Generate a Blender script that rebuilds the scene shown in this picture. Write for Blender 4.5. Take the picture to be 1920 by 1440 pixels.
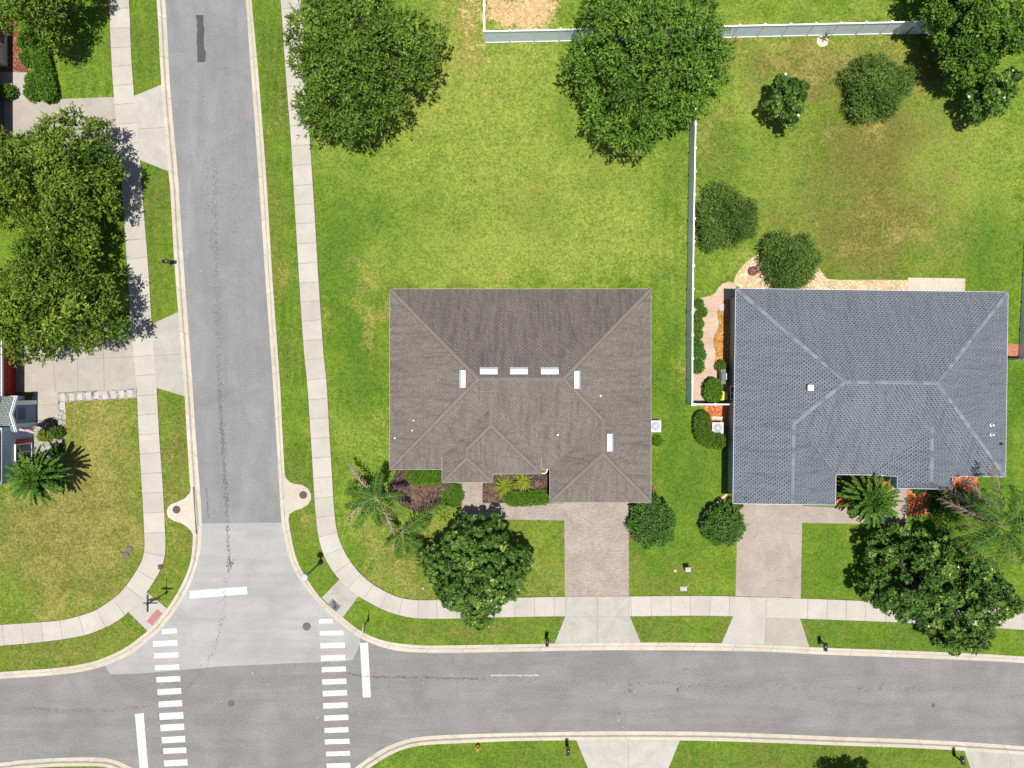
import bpy, bmesh, math, random
import numpy as np
from mathutils import Vector, Matrix
for o in list(bpy.data.objects): bpy.data.objects.remove(o)
SC = bpy.context.scene
COL = SC.collection
# ------------------------------------------------------------------ camera, sky, sun, exposure
H = 55.0            # height of the camera above the lawn (m)
F = 1331.0          # focal length in pixels of a 1920 px wide picture
cam = bpy.data.cameras.new("camera"); co = bpy.data.objects.new("camera", cam); COL.objects.link(co)
co.location = (0, 0, H); co.rotation_euler = (0, 0, 0)
cam.sensor_width = 36; cam.lens = F / 1920 * 36; cam.clip_start = 0.5; cam.clip_end = 2000
SC.camera = co
SHX, SHY = -0.012, 0.124          # shadow drift per metre of height (sun high in the south-south-west)
W = bpy.data.worlds.new("World"); SC.world = W; W.use_nodes = True
nt = W.node_tree; bg = nt.nodes["Background"]; sky = nt.nodes.new("ShaderNodeTexSky")
sky.sky_type = 'NISHITA'; sky.sun_disc = False
sky.sun_elevation = math.atan(1 / math.hypot(SHX, SHY)); sky.sun_rotation = math.atan2(-SHX, -SHY)
nt.links.new(sky.outputs[0], bg.inputs[0]); bg.inputs[1].default_value = 0.065
sl = bpy.data.lights.new("sun", 'SUN'); so = bpy.data.objects.new("sun", sl); COL.objects.link(so)
sl.energy = 4.4; sl.angle = math.radians(0.53); sl.color = (1.0, 0.965, 0.9)
so.rotation_euler = Vector((SHX, SHY, -1)).to_track_quat('-Z', 'Y').to_euler(); so.location = (0, -8, 60)
SC.view_settings.view_transform = 'Standard'; SC.view_settings.look = 'None'
SC.view_settings.exposure = 0.92; SC.view_settings.gamma = 1.0; SC.view_settings.use_curve_mapping = False
SC.cycles.max_bounces = 5; SC.cycles.diffuse_bounces = 3; SC.cycles.transmission_bounces = 3

# ------------------------------------------------------------------ measuring: a pixel of the 1920x1440 survey picture to metres
def G(px, py, z=0.0):
    s = F / (H - z); return ((px - 960) / s, (720 - py) / s)
def P3(px, py, z): 
    x, y = G(px, py, z); return Vector((x, y, z))
PX = 1 / 24.2       # metres per survey pixel on the ground

# ------------------------------------------------------------------ node helper
class NT:
    def __init__(s, name, rough=0.85, spec=0.25):
        s.m = bpy.data.materials.new(name); s.m.use_nodes = True; s.t = s.m.node_tree
        s.bs = s.t.nodes["Principled BSDF"]; s.bs.inputs["Roughness"].default_value = rough
        s.bs.inputs["Specular IOR Level"].default_value = spec
        s.out = s.t.nodes["Material Output"]
    def n(s, typ, **kw):
        k = s.t.nodes.new(typ)
        for a, b in kw.items(): setattr(k, a, b)
        return k
    def put(s, sock, v):
        if v is None: return
        if hasattr(v, "is_output") or isinstance(v, bpy.types.NodeSocket): s.t.links.new(v, sock)
        else:
            if isinstance(v, (tuple, list)) and len(v) == 3 and sock.type == 'RGBA': v = (*v, 1)
            sock.default_value = v
    def math(s, op, a, b=0.0, c=None, clamp=False):
        k = s.n("ShaderNodeMath", operation=op, use_clamp=clamp)
        s.put(k.inputs[0], a); s.put(k.inputs[1], b)
        if c is not None: s.put(k.inputs[2], c)
        return k.outputs[0]
    def mix(s, f, a, b, mode='MIX'):
        k = s.n("ShaderNodeMix", data_type='RGBA', blend_type=mode, clamp_factor=True)
        s.put(k.inputs[0], f); s.put(k.inputs[6], a); s.put(k.inputs[7], b); return k.outputs[2]
    def noise(s, vec, scale, detail=2.0, rough=0.5, dist=0.0):
        k = s.n("ShaderNodeTexNoise"); s.put(k.inputs["Vector"], vec)
        k.inputs["Scale"].default_value = scale; k.inputs["Detail"].default_value = detail
        k.inputs["Roughness"].default_value = rough; k.inputs["Distortion"].default_value = dist
        return k.outputs[0]
    def vor(s, vec, scale, feature='F1', out=0):
        k = s.n("ShaderNodeTexVoronoi", feature=feature); s.put(k.inputs["Vector"], vec); k.inputs["Scale"].default_value = scale
        return k.outputs[out]
    def rng(s, v, a, b, c=0.0, d=1.0):
        k = s.n("ShaderNodeMapRange"); s.put(k.inputs[0], v)
        for i, q in enumerate((a, b, c, d)): k.inputs[i + 1].default_value = q
        return k.outputs[0]
    def obj(s): return s.n("ShaderNodeTexCoord").outputs["Object"]
    def pos(s): return s.n("ShaderNodeNewGeometry").outputs["Position"]
    def uv(s): return s.n("ShaderNodeTexCoord").outputs["UV"]
    def attr(s, name): return s.n("ShaderNodeAttribute", attribute_name=name).outputs["Fac"]
    def mapv(s, vec, scale=(1, 1, 1), rot=(0, 0, 0)):
        k = s.n("ShaderNodeMapping"); s.put(k.inputs[0], vec); k.inputs["Scale"].default_value = scale
        k.inputs["Rotation"].default_value = rot; return k.outputs[0]
    def bump(s, h, strength=0.3, dist=0.02):
        k = s.n("ShaderNodeBump"); k.inputs["Strength"].default_value = strength; k.inputs["Distance"].default_value = dist
        s.put(k.inputs["Height"], h); s.t.links.new(k.outputs[0], s.bs.inputs["Normal"])
    def col(s, c): s.put(s.bs.inputs["Base Color"], c); return s.m

def mul(c, k): return tuple(x * k for x in c)
def simple(name, c, rough=0.6, var=0.12, scale=6.0, metal=0.0, spec=0.4, stretch=(1, 1, 1)):
    t = NT(name, rough, spec); t.bs.inputs["Metallic"].default_value = metal
    v = t.noise(t.mapv(t.pos(), stretch), scale, 4, 0.6)
    return t.col(t.mix(t.rng(v, 0.3, 0.7), mul(c, 1 - var), mul(c, 1 + var)))

M = {}
def mat_grass():
    t = NT("lawn_grass", 0.95, 0.05); p = t.pos()
    big = t.noise(p, 0.16, 3, 0.6); mid = t.noise(p, 0.75, 5, 0.72, 0.4); tuft = t.noise(p, 3.0, 4, 0.78, 0.3); fine = t.noise(p, 6.5, 3, 0.85)
    pat = t.math('ADD', t.math('MULTIPLY', big, 0.4), t.math('MULTIPLY', mid, 0.6))
    brk = t.math('ADD', t.math('ADD', t.math('MULTIPLY', mid, 0.3), t.math('MULTIPLY', tuft, 0.35)), t.math('MULTIPLY', fine, 0.35))
    def f(name, gain, thr, wid=0.75, brk=brk):   # attribute broken up by noise
        at = t.attr(name)
        k = t.math('ADD', at, t.math('MULTIPLY', t.math('SUBTRACT', brk, 0.5), gain))
        return t.math('MULTIPLY', t.rng(k, thr, thr + wid), t.rng(at, 0.0, 0.15))
    brk2 = t.math('ADD', t.math('MULTIPLY', t.noise(p, 0.55, 5, 0.7, 0.6), 0.62), t.math('MULTIPLY', fine, 0.38))
    base = t.mix(t.rng(pat, 0.38, 0.62), (0.060, 0.112, 0.0110), (0.100, 0.144, 0.0150))
    c = t.mix(t.math('MULTIPLY', f("yel", 1.8, 0.1), 0.85), base, (0.150, 0.184, 0.032))
    c = t.mix(t.math('MULTIPLY', f("lush", 1.6, 0.1), 0.9), c, (0.050, 0.100, 0.0100))
    c = t.mix(f("brown", 2.2, 0.08, 0.65), c, (0.092, 0.094, 0.021))
    c = t.mix(t.math('MULTIPLY', f("dry", 3.4, 0.28, 0.8, brk2), 0.85), c, (0.182, 0.160, 0.042))
    c = t.mix(f("sand", 4.5, 0.45, 0.6), c, (0.33, 0.235, 0.115))
    c = t.mix(t.math('MULTIPLY', t.attr("stripe"), 0.65), c, (0.040, 0.072, 0.008))
    sp = t.math('ADD', t.math('MULTIPLY', fine, 0.78), t.math('MULTIPLY', tuft, 0.22))
    c = t.mix(1.0, c, t.mix(t.rng(sp, 0.36, 0.64), (0.50, 0.56, 0.50), (1.46, 1.36, 1.50)), 'MULTIPLY')
    c = t.mix(1.0, c, t.mix(t.rng(mid, 0.32, 0.68), (0.93, 0.94, 0.94), (1.07, 1.06, 1.06)), 'MULTIPLY')
    weeds = t.rng(t.noise(p, 1.7, 2, 0.5), 0.66, 0.74)
    c = t.mix(t.math('MULTIPLY', weeds, 0.3), c, (0.040, 0.080, 0.010))
    t.bump(sp, 0.6, 0.05); return t.col(c)
def mat_asphalt(name, c, spk=0.35, mott=0.14, lane=(0.22, 1.5, 1)):
    t = NT(name, 0.92, 0.2); p = t.pos()
    a = t.noise(p, 11, 3, 0.8); b = t.noise(p, 0.35, 4, 0.6, 0.5); d = t.noise(t.mapv(p, lane), 0.6, 4, 0.65, 0.3)
    v = t.vor(p, 16, 'F1', 0)
    c0 = t.mix(t.rng(b, 0.3, 0.7), mul(c, 1 - mott), mul(c, 1 + mott))
    c1 = t.mix(t.math('MULTIPLY', t.rng(d, 0.44, 0.66), 0.5), c0, mul(c, 0.76))
    c2 = t.mix(1.0, c1, t.mix(t.rng(a, 0.3, 0.7), (1 - spk,) * 3, (1 + spk,) * 3), 'MULTIPLY')
    c3 = t.mix(t.math('MULTIPLY', t.rng(t.noise(p, 14, 1, 0.5), 0.70, 0.76), 0.45), c2, (0.30, 0.29, 0.27))
    t.bump(a, 0.3, 0.01); return t.col(c3)
def mat_conc(name, c, stain=0.25):
    t = NT(name, 0.85, 0.25); p = t.pos()
    a = t.noise(p, 0.8, 5, 0.65, 0.6); b = t.noise(p, 12, 3, 0.7)
    k = t.mix(t.rng(a, 0.3, 0.72), mul(c, 1.06), mul(c, 1 - stain))
    k = t.mix(1.0, k, t.mix(t.rng(b, 0.3, 0.7), (0.93,) * 3, (1.07,) * 3), 'MULTIPLY')
    s = t.rng(t.noise(p, 0.33, 2, 0.5), 0.62, 0.75)
    k = t.mix(t.math('MULTIPLY', s, 0.35), k, (c[0] * 0.78, c[1] * 0.72, c[2] * 0.66))
    slab = t.attr("slab")
    k = t.mix(1.0, k, t.mix(slab, (0.93, 0.93, 0.92), (1.06, 1.06, 1.06)), 'MULTIPLY')
    t.bump(b, 0.1, 0.005); return t.col(k)
def mat_paver(name, c1, c2, mortar, bw=0.22, rh=0.11):
    t = NT(name, 0.85, 0.2); p = t.pos()
    k = t.n("ShaderNodeTexBrick"); t.put(k.inputs["Vector"], p); k.offset = 0.5
    t.put(k.inputs["Color1"], c1); t.put(k.inputs["Color2"], c2); t.put(k.inputs["Mortar"], mortar)
    k.inputs["Scale"].default_value = 1.0; k.inputs["Mortar Size"].default_value = 0.009; k.inputs["Mortar Smooth"].default_value = 0.3
    k.inputs["Brick Width"].default_value = bw; k.inputs["Row Height"].default_value = rh; k.inputs["Bias"].default_value = -0.1
    a = t.noise(p, 0.7, 4, 0.6, 0.5); cell = t.noise(t.mapv(p, (4.5, 9, 1)), 1.0, 0, 0.5)
    c = t.mix(1.0, k.outputs[0], t.mix(t.rng(a, 0.3, 0.7), (0.88, 0.87, 0.86), (1.12, 1.12, 1.12)), 'MULTIPLY')
    c = t.mix(t.math('MULTIPLY', t.rng(cell, 0.66, 0.74), 0.4), c, mul(c1, 0.62))
    t.bump(k.outputs[1], -0.3, 0.006); return t.col(c)
def mat_shingle(name, light, dark, ridge, dots, streak, bw, rh, dk):
    """laid in uv metres: u along the eave, v up the slope"""
    t = NT(name, 0.9, 0.15); uv = t.uv(); sep = t.n("ShaderNodeSeparateXYZ"); t.put(sep.inputs[0], uv); u, v = sep.outputs[0], sep.outputs[1]
    row = t.math('FLOOR', t.math('DIVIDE', v, rh)); fv = t.math('FRACT', t.math('DIVIDE', v, rh))
    uu = t.math('ADD', t.math('DIVIDE', u, bw), t.math('MULTIPLY', row, 0.47))
    fu = t.math('FRACT', uu); cu = t.math('FLOOR', uu)
    cmb = t.n("ShaderNodeCombineXYZ"); t.put(cmb.inputs[0], cu); t.put(cmb.inputs[1], row)
    wn = t.n("ShaderNodeTexWhiteNoise", noise_dimensions='2D'); t.put(wn.inputs["Vector"], cmb.outputs[0]); r = wn.outputs[0]
    gap = t.math('LESS_THAN', fu, t.math('ADD', t.math('MULTIPLY', t.math('SUBTRACT', r, 0.35), 0.42), dots))
    low = t.math('LESS_THAN', fv, 0.55)
    dot = t.math('MULTIPLY', gap, low)
    big = t.noise(uv, 0.22, 4, 0.6, 0.6); stk = t.noise(t.mapv(uv, (2.6, 0.35, 1)), 1.0, 5, 0.75, 0.8)
    tone = t.math('ADD', t.math('MULTIPLY', r, 0.5), t.math('MULTIPLY', big, 0.5))
    c = t.mix(tone, mul(light, 0.70), mul(light, 1.28))
    c = t.mix(t.math('MULTIPLY', t.rng(stk, 0.46, 0.72), streak), c, dark)
    c = t.mix(t.math('MULTIPLY', dot, dk), c, mul(dark, 0.62))
    c = t.mix(t.math('MULTIPLY', t.math('LESS_THAN', fv, 0.16), 0.28), c, mul(dark, 0.7))
    c = t.mix(1.0, c, t.mix(t.rng(t.noise(uv, 9, 2, 0.7), 0.3, 0.7), (0.9,) * 3, (1.1,) * 3), 'MULTIPLY')
    t.bump(t.math('SUBTRACT', 1.0, dot), 0.25, 0.01); return t.col(c)
def mat_leaf(name, dark, light, tip, rough=0.5, trans=0.25, spec=0.35, tipat=0.86):
    t = NT(name, rough, spec); a = t.attr("rnd")
    c = t.mix(a, dark, light); c = t.mix(t.rng(a, tipat, 1.0), c, tip)
    t.col(c); tr = t.n("ShaderNodeBsdfTranslucent"); t.put(tr.inputs[0], t.mix(1.0, c, (1.0, 1.15, 0.5), 'MULTIPLY'))
    mx = t.n("ShaderNodeMixShader"); mx.inputs[0].default_value = trans
    t.t.links.new(t.bs.outputs[0], mx.inputs[1]); t.t.links.new(tr.outputs[0], mx.inputs[2]); t.t.links.new(mx.outputs[0], t.out.inputs[0])
    return t.m
def mat_ground(name, cs, scale, rough=0.95, b=0.5):
    t = NT(name, rough, 0.1); p = t.pos()
    v = t.n("ShaderNodeTexVoronoi"); t.put(v.inputs["Vector"], p); v.inputs["Scale"].default_value = scale
    sep = t.n("ShaderNodeSeparateColor"); t.put(sep.inputs[0], v.outputs["Color"])
    n = t.noise(p, 1.2, 4, 0.6)
    c = t.mix(sep.outputs[0], cs[0], cs[1]); c = t.mix(t.rng(sep.outputs[1], 0.72, 0.8), c, cs[2])
    c = t.mix(1.0, c, t.mix(t.rng(n, 0.3, 0.7), (0.82,) * 3, (1.14,) * 3), 'MULTIPLY')
    t.bump(v.outputs["Distance"], b, 0.03); return t.col(c)

M['grass'] = mat_grass()
M['asphalt'] = mat_asphalt("asphalt", (0.138, 0.134, 0.129))
M['asphalt_n'] = mat_asphalt("asphalt_north", (0.146, 0.145, 0.147), spk=0.26, mott=0.14, lane=(1.3, 0.16, 1))
M['asphalt_p'] = mat_asphalt("asphalt_pale", (0.222, 0.220, 0.214), spk=0.10, mott=0.12)
M['patch'] = mat_asphalt("asphalt_patch", (0.052, 0.05, 0.05), spk=0.3)
M['crack'] = simple("crack_tar", (0.078, 0.076, 0.076), 0.9, 0.3)
M['walk'] = mat_conc("sidewalk_concrete", (0.288, 0.267, 0.234), 0.10)
M['drive'] = mat_conc("driveway_concrete", (0.258, 0.233, 0.200), 0.16)
M['apron'] = mat_conc("apron_concrete", (0.272, 0.254, 0.228), 0.20)
M['kerb'] = mat_conc("kerb_concrete", (0.325, 0.292, 0.240), 0.14)
M['joint'] = simple("dark_joint", (0.15, 0.137, 0.118), 0.9, 0.25)  # dark grey strip colour of the kerb and slab joints
M['grime'] = simple("gutter_grime", (0.25, 0.222, 0.182), 0.9, 0.35, 1.5)
M['soil'] = mat_ground("edge_soil", ((0.075, 0.06, 0.03), (0.09, 0.085, 0.03), (0.05, 0.045, 0.02)), 9)
M['paint'] = None
def mat_paint():
    t = NT("road_paint", 0.7, 0.3); p = t.pos()
    a = t.noise(p, 5, 5, 0.75); c = t.mix(t.rng(a, 0.47, 0.70), (0.385, 0.382, 0.372), (0.235, 0.231, 0.222)); return t.col(c)
M['paint'] = mat_paint()
M['paver'] = mat_paver("driveway_paver", (0.205, 0.168, 0.140), (0.250, 0.216, 0.188), (0.16, 0.132, 0.11))
M['paver_g'] = mat_paver("driveway_paver_beige", (0.225, 0.186, 0.158), (0.248, 0.208, 0.180), (0.185, 0.153, 0.13))
M['brickpave'] = mat_paver("pink_paver", (0.33, 0.228, 0.158), (0.315, 0.262, 0.22), (0.26, 0.19, 0.14), 0.4, 0.4)
M['redbrick'] = mat_paver("red_brick_pad", (0.26, 0.085, 0.05), (0.31, 0.13, 0.075), (0.2, 0.12, 0.09), 0.22, 0.11)
M['patio'] = mat_paver("patio_tile", (0.34, 0.285, 0.225), (0.37, 0.31, 0.25), (0.27, 0.22, 0.17), 0.6, 0.6)
M['shingle_b'] = mat_shingle("brown_shingle", (0.126, 0.107, 0.094), (0.058, 0.051, 0.045), None, 0.10, 0.75, 0.30, 0.145, 0.6)
M['shingle_n'] = mat_shingle("brown_shingle_weathered", (0.104, 0.089, 0.079), (0.046, 0.041, 0.038), None, 0.16, 0.85, 0.30, 0.145, 0.7)
M['shingle_m'] = mat_shingle("brown_shingle_west", (0.120, 0.102, 0.090), (0.054, 0.047, 0.043), None, 0.14, 0.75, 0.30, 0.145, 0.65)
M['shingle_g'] = mat_shingle("grey_shingle", (0.116, 0.125, 0.145), (0.029, 0.032, 0.040), None, 0.30, 0.45, 0.27, 0.150, 0.95)
M['shingle_t'] = mat_shingle("green_grey_shingle", (0.135, 0.15, 0.14), (0.06, 0.07, 0.066), None, 0.25, 0.4, 0.3, 0.2, 0.8)
M['ridge_b'] = simple("brown_ridge_cap", (0.128, 0.109, 0.096), 0.9, 0.12, 4)
M['ridge_n'] = simple("brown_ridge_cap_edge", (0.055, 0.045, 0.04), 0.9, 0.12, 4)
M['ridge_g'] = None
def mat_ridge():
    t = NT("grey_ridge_cap", 0.9, 0.15); uv = t.uv(); sep = t.n("ShaderNodeSeparateXYZ"); t.put(sep.inputs[0], uv)
    wn = t.n("ShaderNodeTexWhiteNoise", noise_dimensions='1D'); t.put(wn.inputs["W"], t.math('FLOOR', t.math('DIVIDE', sep.outputs[0], 0.42)))
    return t.col(t.mix(wn.outputs[0], (0.106, 0.116, 0.136), (0.168, 0.181, 0.208)))
M['ridge_g'] = mat_ridge()
M['white'] = simple("white_paint", (0.62, 0.62, 0.63), 0.45, 0.04)
M['vinyl'] = simple("vinyl_sky_tint", (0.68, 0.73, 0.84), 0.4, 0.05, 2.0)  # panel vinyl with the blue of skylit shade put into its colour
M['vinyl_t'] = simple("white_vinyl_rail", (0.70, 0.70, 0.70), 0.4, 0.04, 2.0)
M['galv'] = simple("galvanised_vent", (0.50, 0.51, 0.55), 0.4, 0.08, 5, 0.2)
M['stucco_o'] = simple("olive_stucco", (0.30, 0.30, 0.25), 0.9, 0.08, 14)
M['stucco_b'] = simple("beige_stucco", (0.42, 0.36, 0.28), 0.9, 0.08, 14)
M['stucco_bl'] = simple("blue_stucco", (0.34, 0.42, 0.56), 0.9, 0.06, 14)
M['stucco_w'] = simple("pale_stucco", (0.55, 0.54, 0.52), 0.9, 0.06, 14)
M['red'] = simple("red_paint", (0.30, 0.018, 0.022), 0.5, 0.1, 3)
M['glass'] = simple("dark_glass", (0.02, 0.025, 0.03), 0.08, 0.1, 2, 0, 0.6)
M['black'] = simple("black_metal", (0.014, 0.014, 0.015), 0.45, 0.2)
M['dgrey'] = simple("dark_grey_plastic", (0.055, 0.055, 0.06), 0.5, 0.15)
M['steel'] = simple("brushed_steel", (0.45, 0.46, 0.47), 0.3, 0.1, 8, 0.7)
M['vent_lip'] = simple('vent_lip', (0.26, 0.27, 0.31), 0.5, 0.08)
M['guard'] = simple('fan_guard_wire', (0.30, 0.31, 0.34), 0.5, 0.1)
M['acgrey'] = simple("pale_grey_casing", (0.33, 0.33, 0.32), 0.5, 0.05)
M['fan'] = simple("fan_grille", (0.16, 0.17, 0.20), 0.5, 0.2)
M['iron'] = simple("rusty_iron", (0.060, 0.026, 0.022), 0.7, 0.25, 10)
M['irong'] = simple("grey_cast_iron", (0.060, 0.058, 0.056), 0.7, 0.25, 10)
M['yellow'] = simple("yellow_plastic", (0.52, 0.44, 0.04), 0.5, 0.08)
M['hydrant'] = simple("hydrant_yellow", (0.45, 0.25, 0.035), 0.5, 0.1)
M['green_sign'] = simple("dark_green_sign", (0.012, 0.05, 0.035), 0.4, 0.1)
M['frost'] = simple("frosted_lamp", (0.42, 0.42, 0.40), 0.25, 0.08)
M['bark'] = simple("bark", (0.10, 0.078, 0.058), 0.95, 0.3, 5, 0, 0.1, (1, 1, 0.25))
M['palmbark'] = simple("palm_bark", (0.13, 0.12, 0.11), 0.95, 0.25, 3, 0, 0.1, (0.3, 0.3, 4))
M['twig'] = simple("pale_twig", (0.16, 0.155, 0.10), 0.9, 0.2)
M['mulch_o'] = mat_ground("orange_mulch", ((0.36, 0.105, 0.04), (0.23, 0.06, 0.022), (0.42, 0.17, 0.075)), 11)
M['mulch_d'] = mat_ground("brown_mulch", ((0.056, 0.034, 0.029), (0.034, 0.022, 0.020), (0.11, 0.075, 0.062)), 12)
M['mulch_r'] = mat_ground("red_mulch", ((0.14, 0.045, 0.03), (0.09, 0.03, 0.022), (0.22, 0.10, 0.07)), 11)
M['tanrock'] = mat_ground("tan_gravel", ((0.37, 0.275, 0.165), (0.30, 0.21, 0.12), (0.46, 0.37, 0.26)), 9)
M['rust'] = mat_ground("rust_gravel", ((0.30, 0.135, 0.035), (0.24, 0.10, 0.028), (0.33, 0.20, 0.07)), 9)
M['greyrock'] = mat_ground("grey_pebbles", ((0.27, 0.255, 0.225), (0.19, 0.18, 0.16), (0.10, 0.09, 0.08)), 8)
M['edging'] = simple("pale_kerbing", (0.40, 0.335, 0.25), 0.85, 0.1)
M['flagstone'] = simple("pale_flagstone", (0.285, 0.262, 0.250), 0.85, 0.12, 3)
M['tactile'] = simple("red_tactile", (0.235, 0.105, 0.105), 0.85, 0.12, 5)
M['tactile_w'] = simple("worn_tactile", (0.085, 0.083, 0.08), 0.9, 0.75, 3.2)
M['stain'] = simple("rust_stain", (0.148, 0.132, 0.116), 0.9, 0.12, 3)
M['oak'] = mat_leaf("oak_leaf", (0.026, 0.056, 0.007), (0.168, 0.256, 0.036), (0.29, 0.33, 0.07), 0.65, 0.16, 0.1)
M['oak_y'] = mat_leaf("oak_leaf_young", (0.032, 0.066, 0.006), (0.192, 0.272, 0.034), (0.31, 0.33, 0.065), 0.65, 0.16, 0.1)
M['elm'] = mat_leaf("elm_leaf", (0.024, 0.066, 0.009), (0.155, 0.270, 0.034), (0.24, 0.33, 0.055), 0.65, 0.16, 0.1)
M['mag'] = mat_leaf("magnolia_leaf", (0.012, 0.038, 0.005), (0.102, 0.185, 0.027), (0.25, 0.31, 0.085), 0.5, 0.08, 0.15)
M['wisp'] = mat_leaf("wispy_leaf", (0.026, 0.064, 0.010), (0.165, 0.250, 0.048), (0.25, 0.29, 0.09), 0.7, 0.2, 0.1)
M['bush'] = mat_leaf("bush_leaf", (0.020, 0.064, 0.009), (0.098, 0.200, 0.028), (0.16, 0.26, 0.06), 0.55, 0.15, 0.15)
M['hedge'] = mat_leaf("hedge_leaf", (0.034, 0.070, 0.008), (0.115, 0.175, 0.020), (0.16, 0.21, 0.04), 0.65, 0.2, 0.1)
M['hedge_b'] = mat_leaf("hedge_leaf_bright", (0.036, 0.088, 0.008), (0.110, 0.215, 0.020), (0.16, 0.26, 0.04), 0.65, 0.2, 0.1)
M['core'] = simple("dark_foliage_core", (0.012, 0.022, 0.006), 0.9, 0.3)  # for the solid cores added inside bushes and hedges
M['pindo'] = mat_leaf("pindo_frond", (0.020, 0.056, 0.008), (0.078, 0.165, 0.018), (0.12, 0.19, 0.04), 0.6, 0.15, 0.1)
M['queen'] = mat_leaf("queen_frond", (0.020, 0.056, 0.010), (0.082, 0.158, 0.022), (0.14, 0.20, 0.05), 0.6, 0.25, 0.1, 0.95)
M['queen_y'] = mat_leaf("queen_frond_yellow", (0.060, 0.095, 0.014), (0.140, 0.178, 0.032), (0.22, 0.23, 0.08), 0.6, 0.25, 0.1, 0.95)
M['dead'] = mat_leaf("dead_frond", (0.15, 0.11, 0.075), (0.30, 0.235, 0.165), (0.38, 0.32, 0.24), 0.8, 0.1, 0.1)
M['brom'] = mat_leaf("yellow_blade", (0.10, 0.14, 0.012), (0.23, 0.25, 0.025), (0.32, 0.32, 0.06), 0.6, 0.25, 0.1)
M['pinkgrass'] = mat_leaf("pink_blade", (0.10, 0.06, 0.045), (0.28, 0.17, 0.13), (0.38, 0.26, 0.20), 0.8, 0.2, 0.1)
M['petal'] = simple("white_petal", (0.50, 0.49, 0.40), 0.6, 0.05)
def mat_flag():
    t = NT("flag_cloth", 0.8, 0.1); uv = t.uv(); sep = t.n("ShaderNodeSeparateXYZ"); t.put(sep.inputs[0], uv)
    st = t.math('LESS_THAN', t.math('FRACT', t.math('MULTIPLY', sep.outputs[1], 6.5)), 0.5)
    c = t.mix(st, (0.60, 0.58, 0.58), (0.36, 0.02, 0.04))
    can = t.math('MULTIPLY', t.math('LESS_THAN', sep.outputs[0], 0.4), t.math('GREATER_THAN', sep.outputs[1], 0.4615))
    c = t.mix(can, c, (0.02, 0.03, 0.12))
    cx = t.math('ABSOLUTE', t.math('SUBTRACT', t.math('FRACT', t.math('MULTIPLY', sep.outputs[0], 15)), 0.5))
    cy = t.math('ABSOLUTE', t.math('SUBTRACT', t.math('FRACT', t.math('MULTIPLY', sep.outputs[1], 9.3)), 0.5))
    star = t.math('MULTIPLY', can, t.math('LESS_THAN', t.math('ADD', cx, cy), 0.3))
    return t.col(t.mix(star, c, (0.6, 0.6, 0.6)))
M['flag'] = mat_flag()

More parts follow.
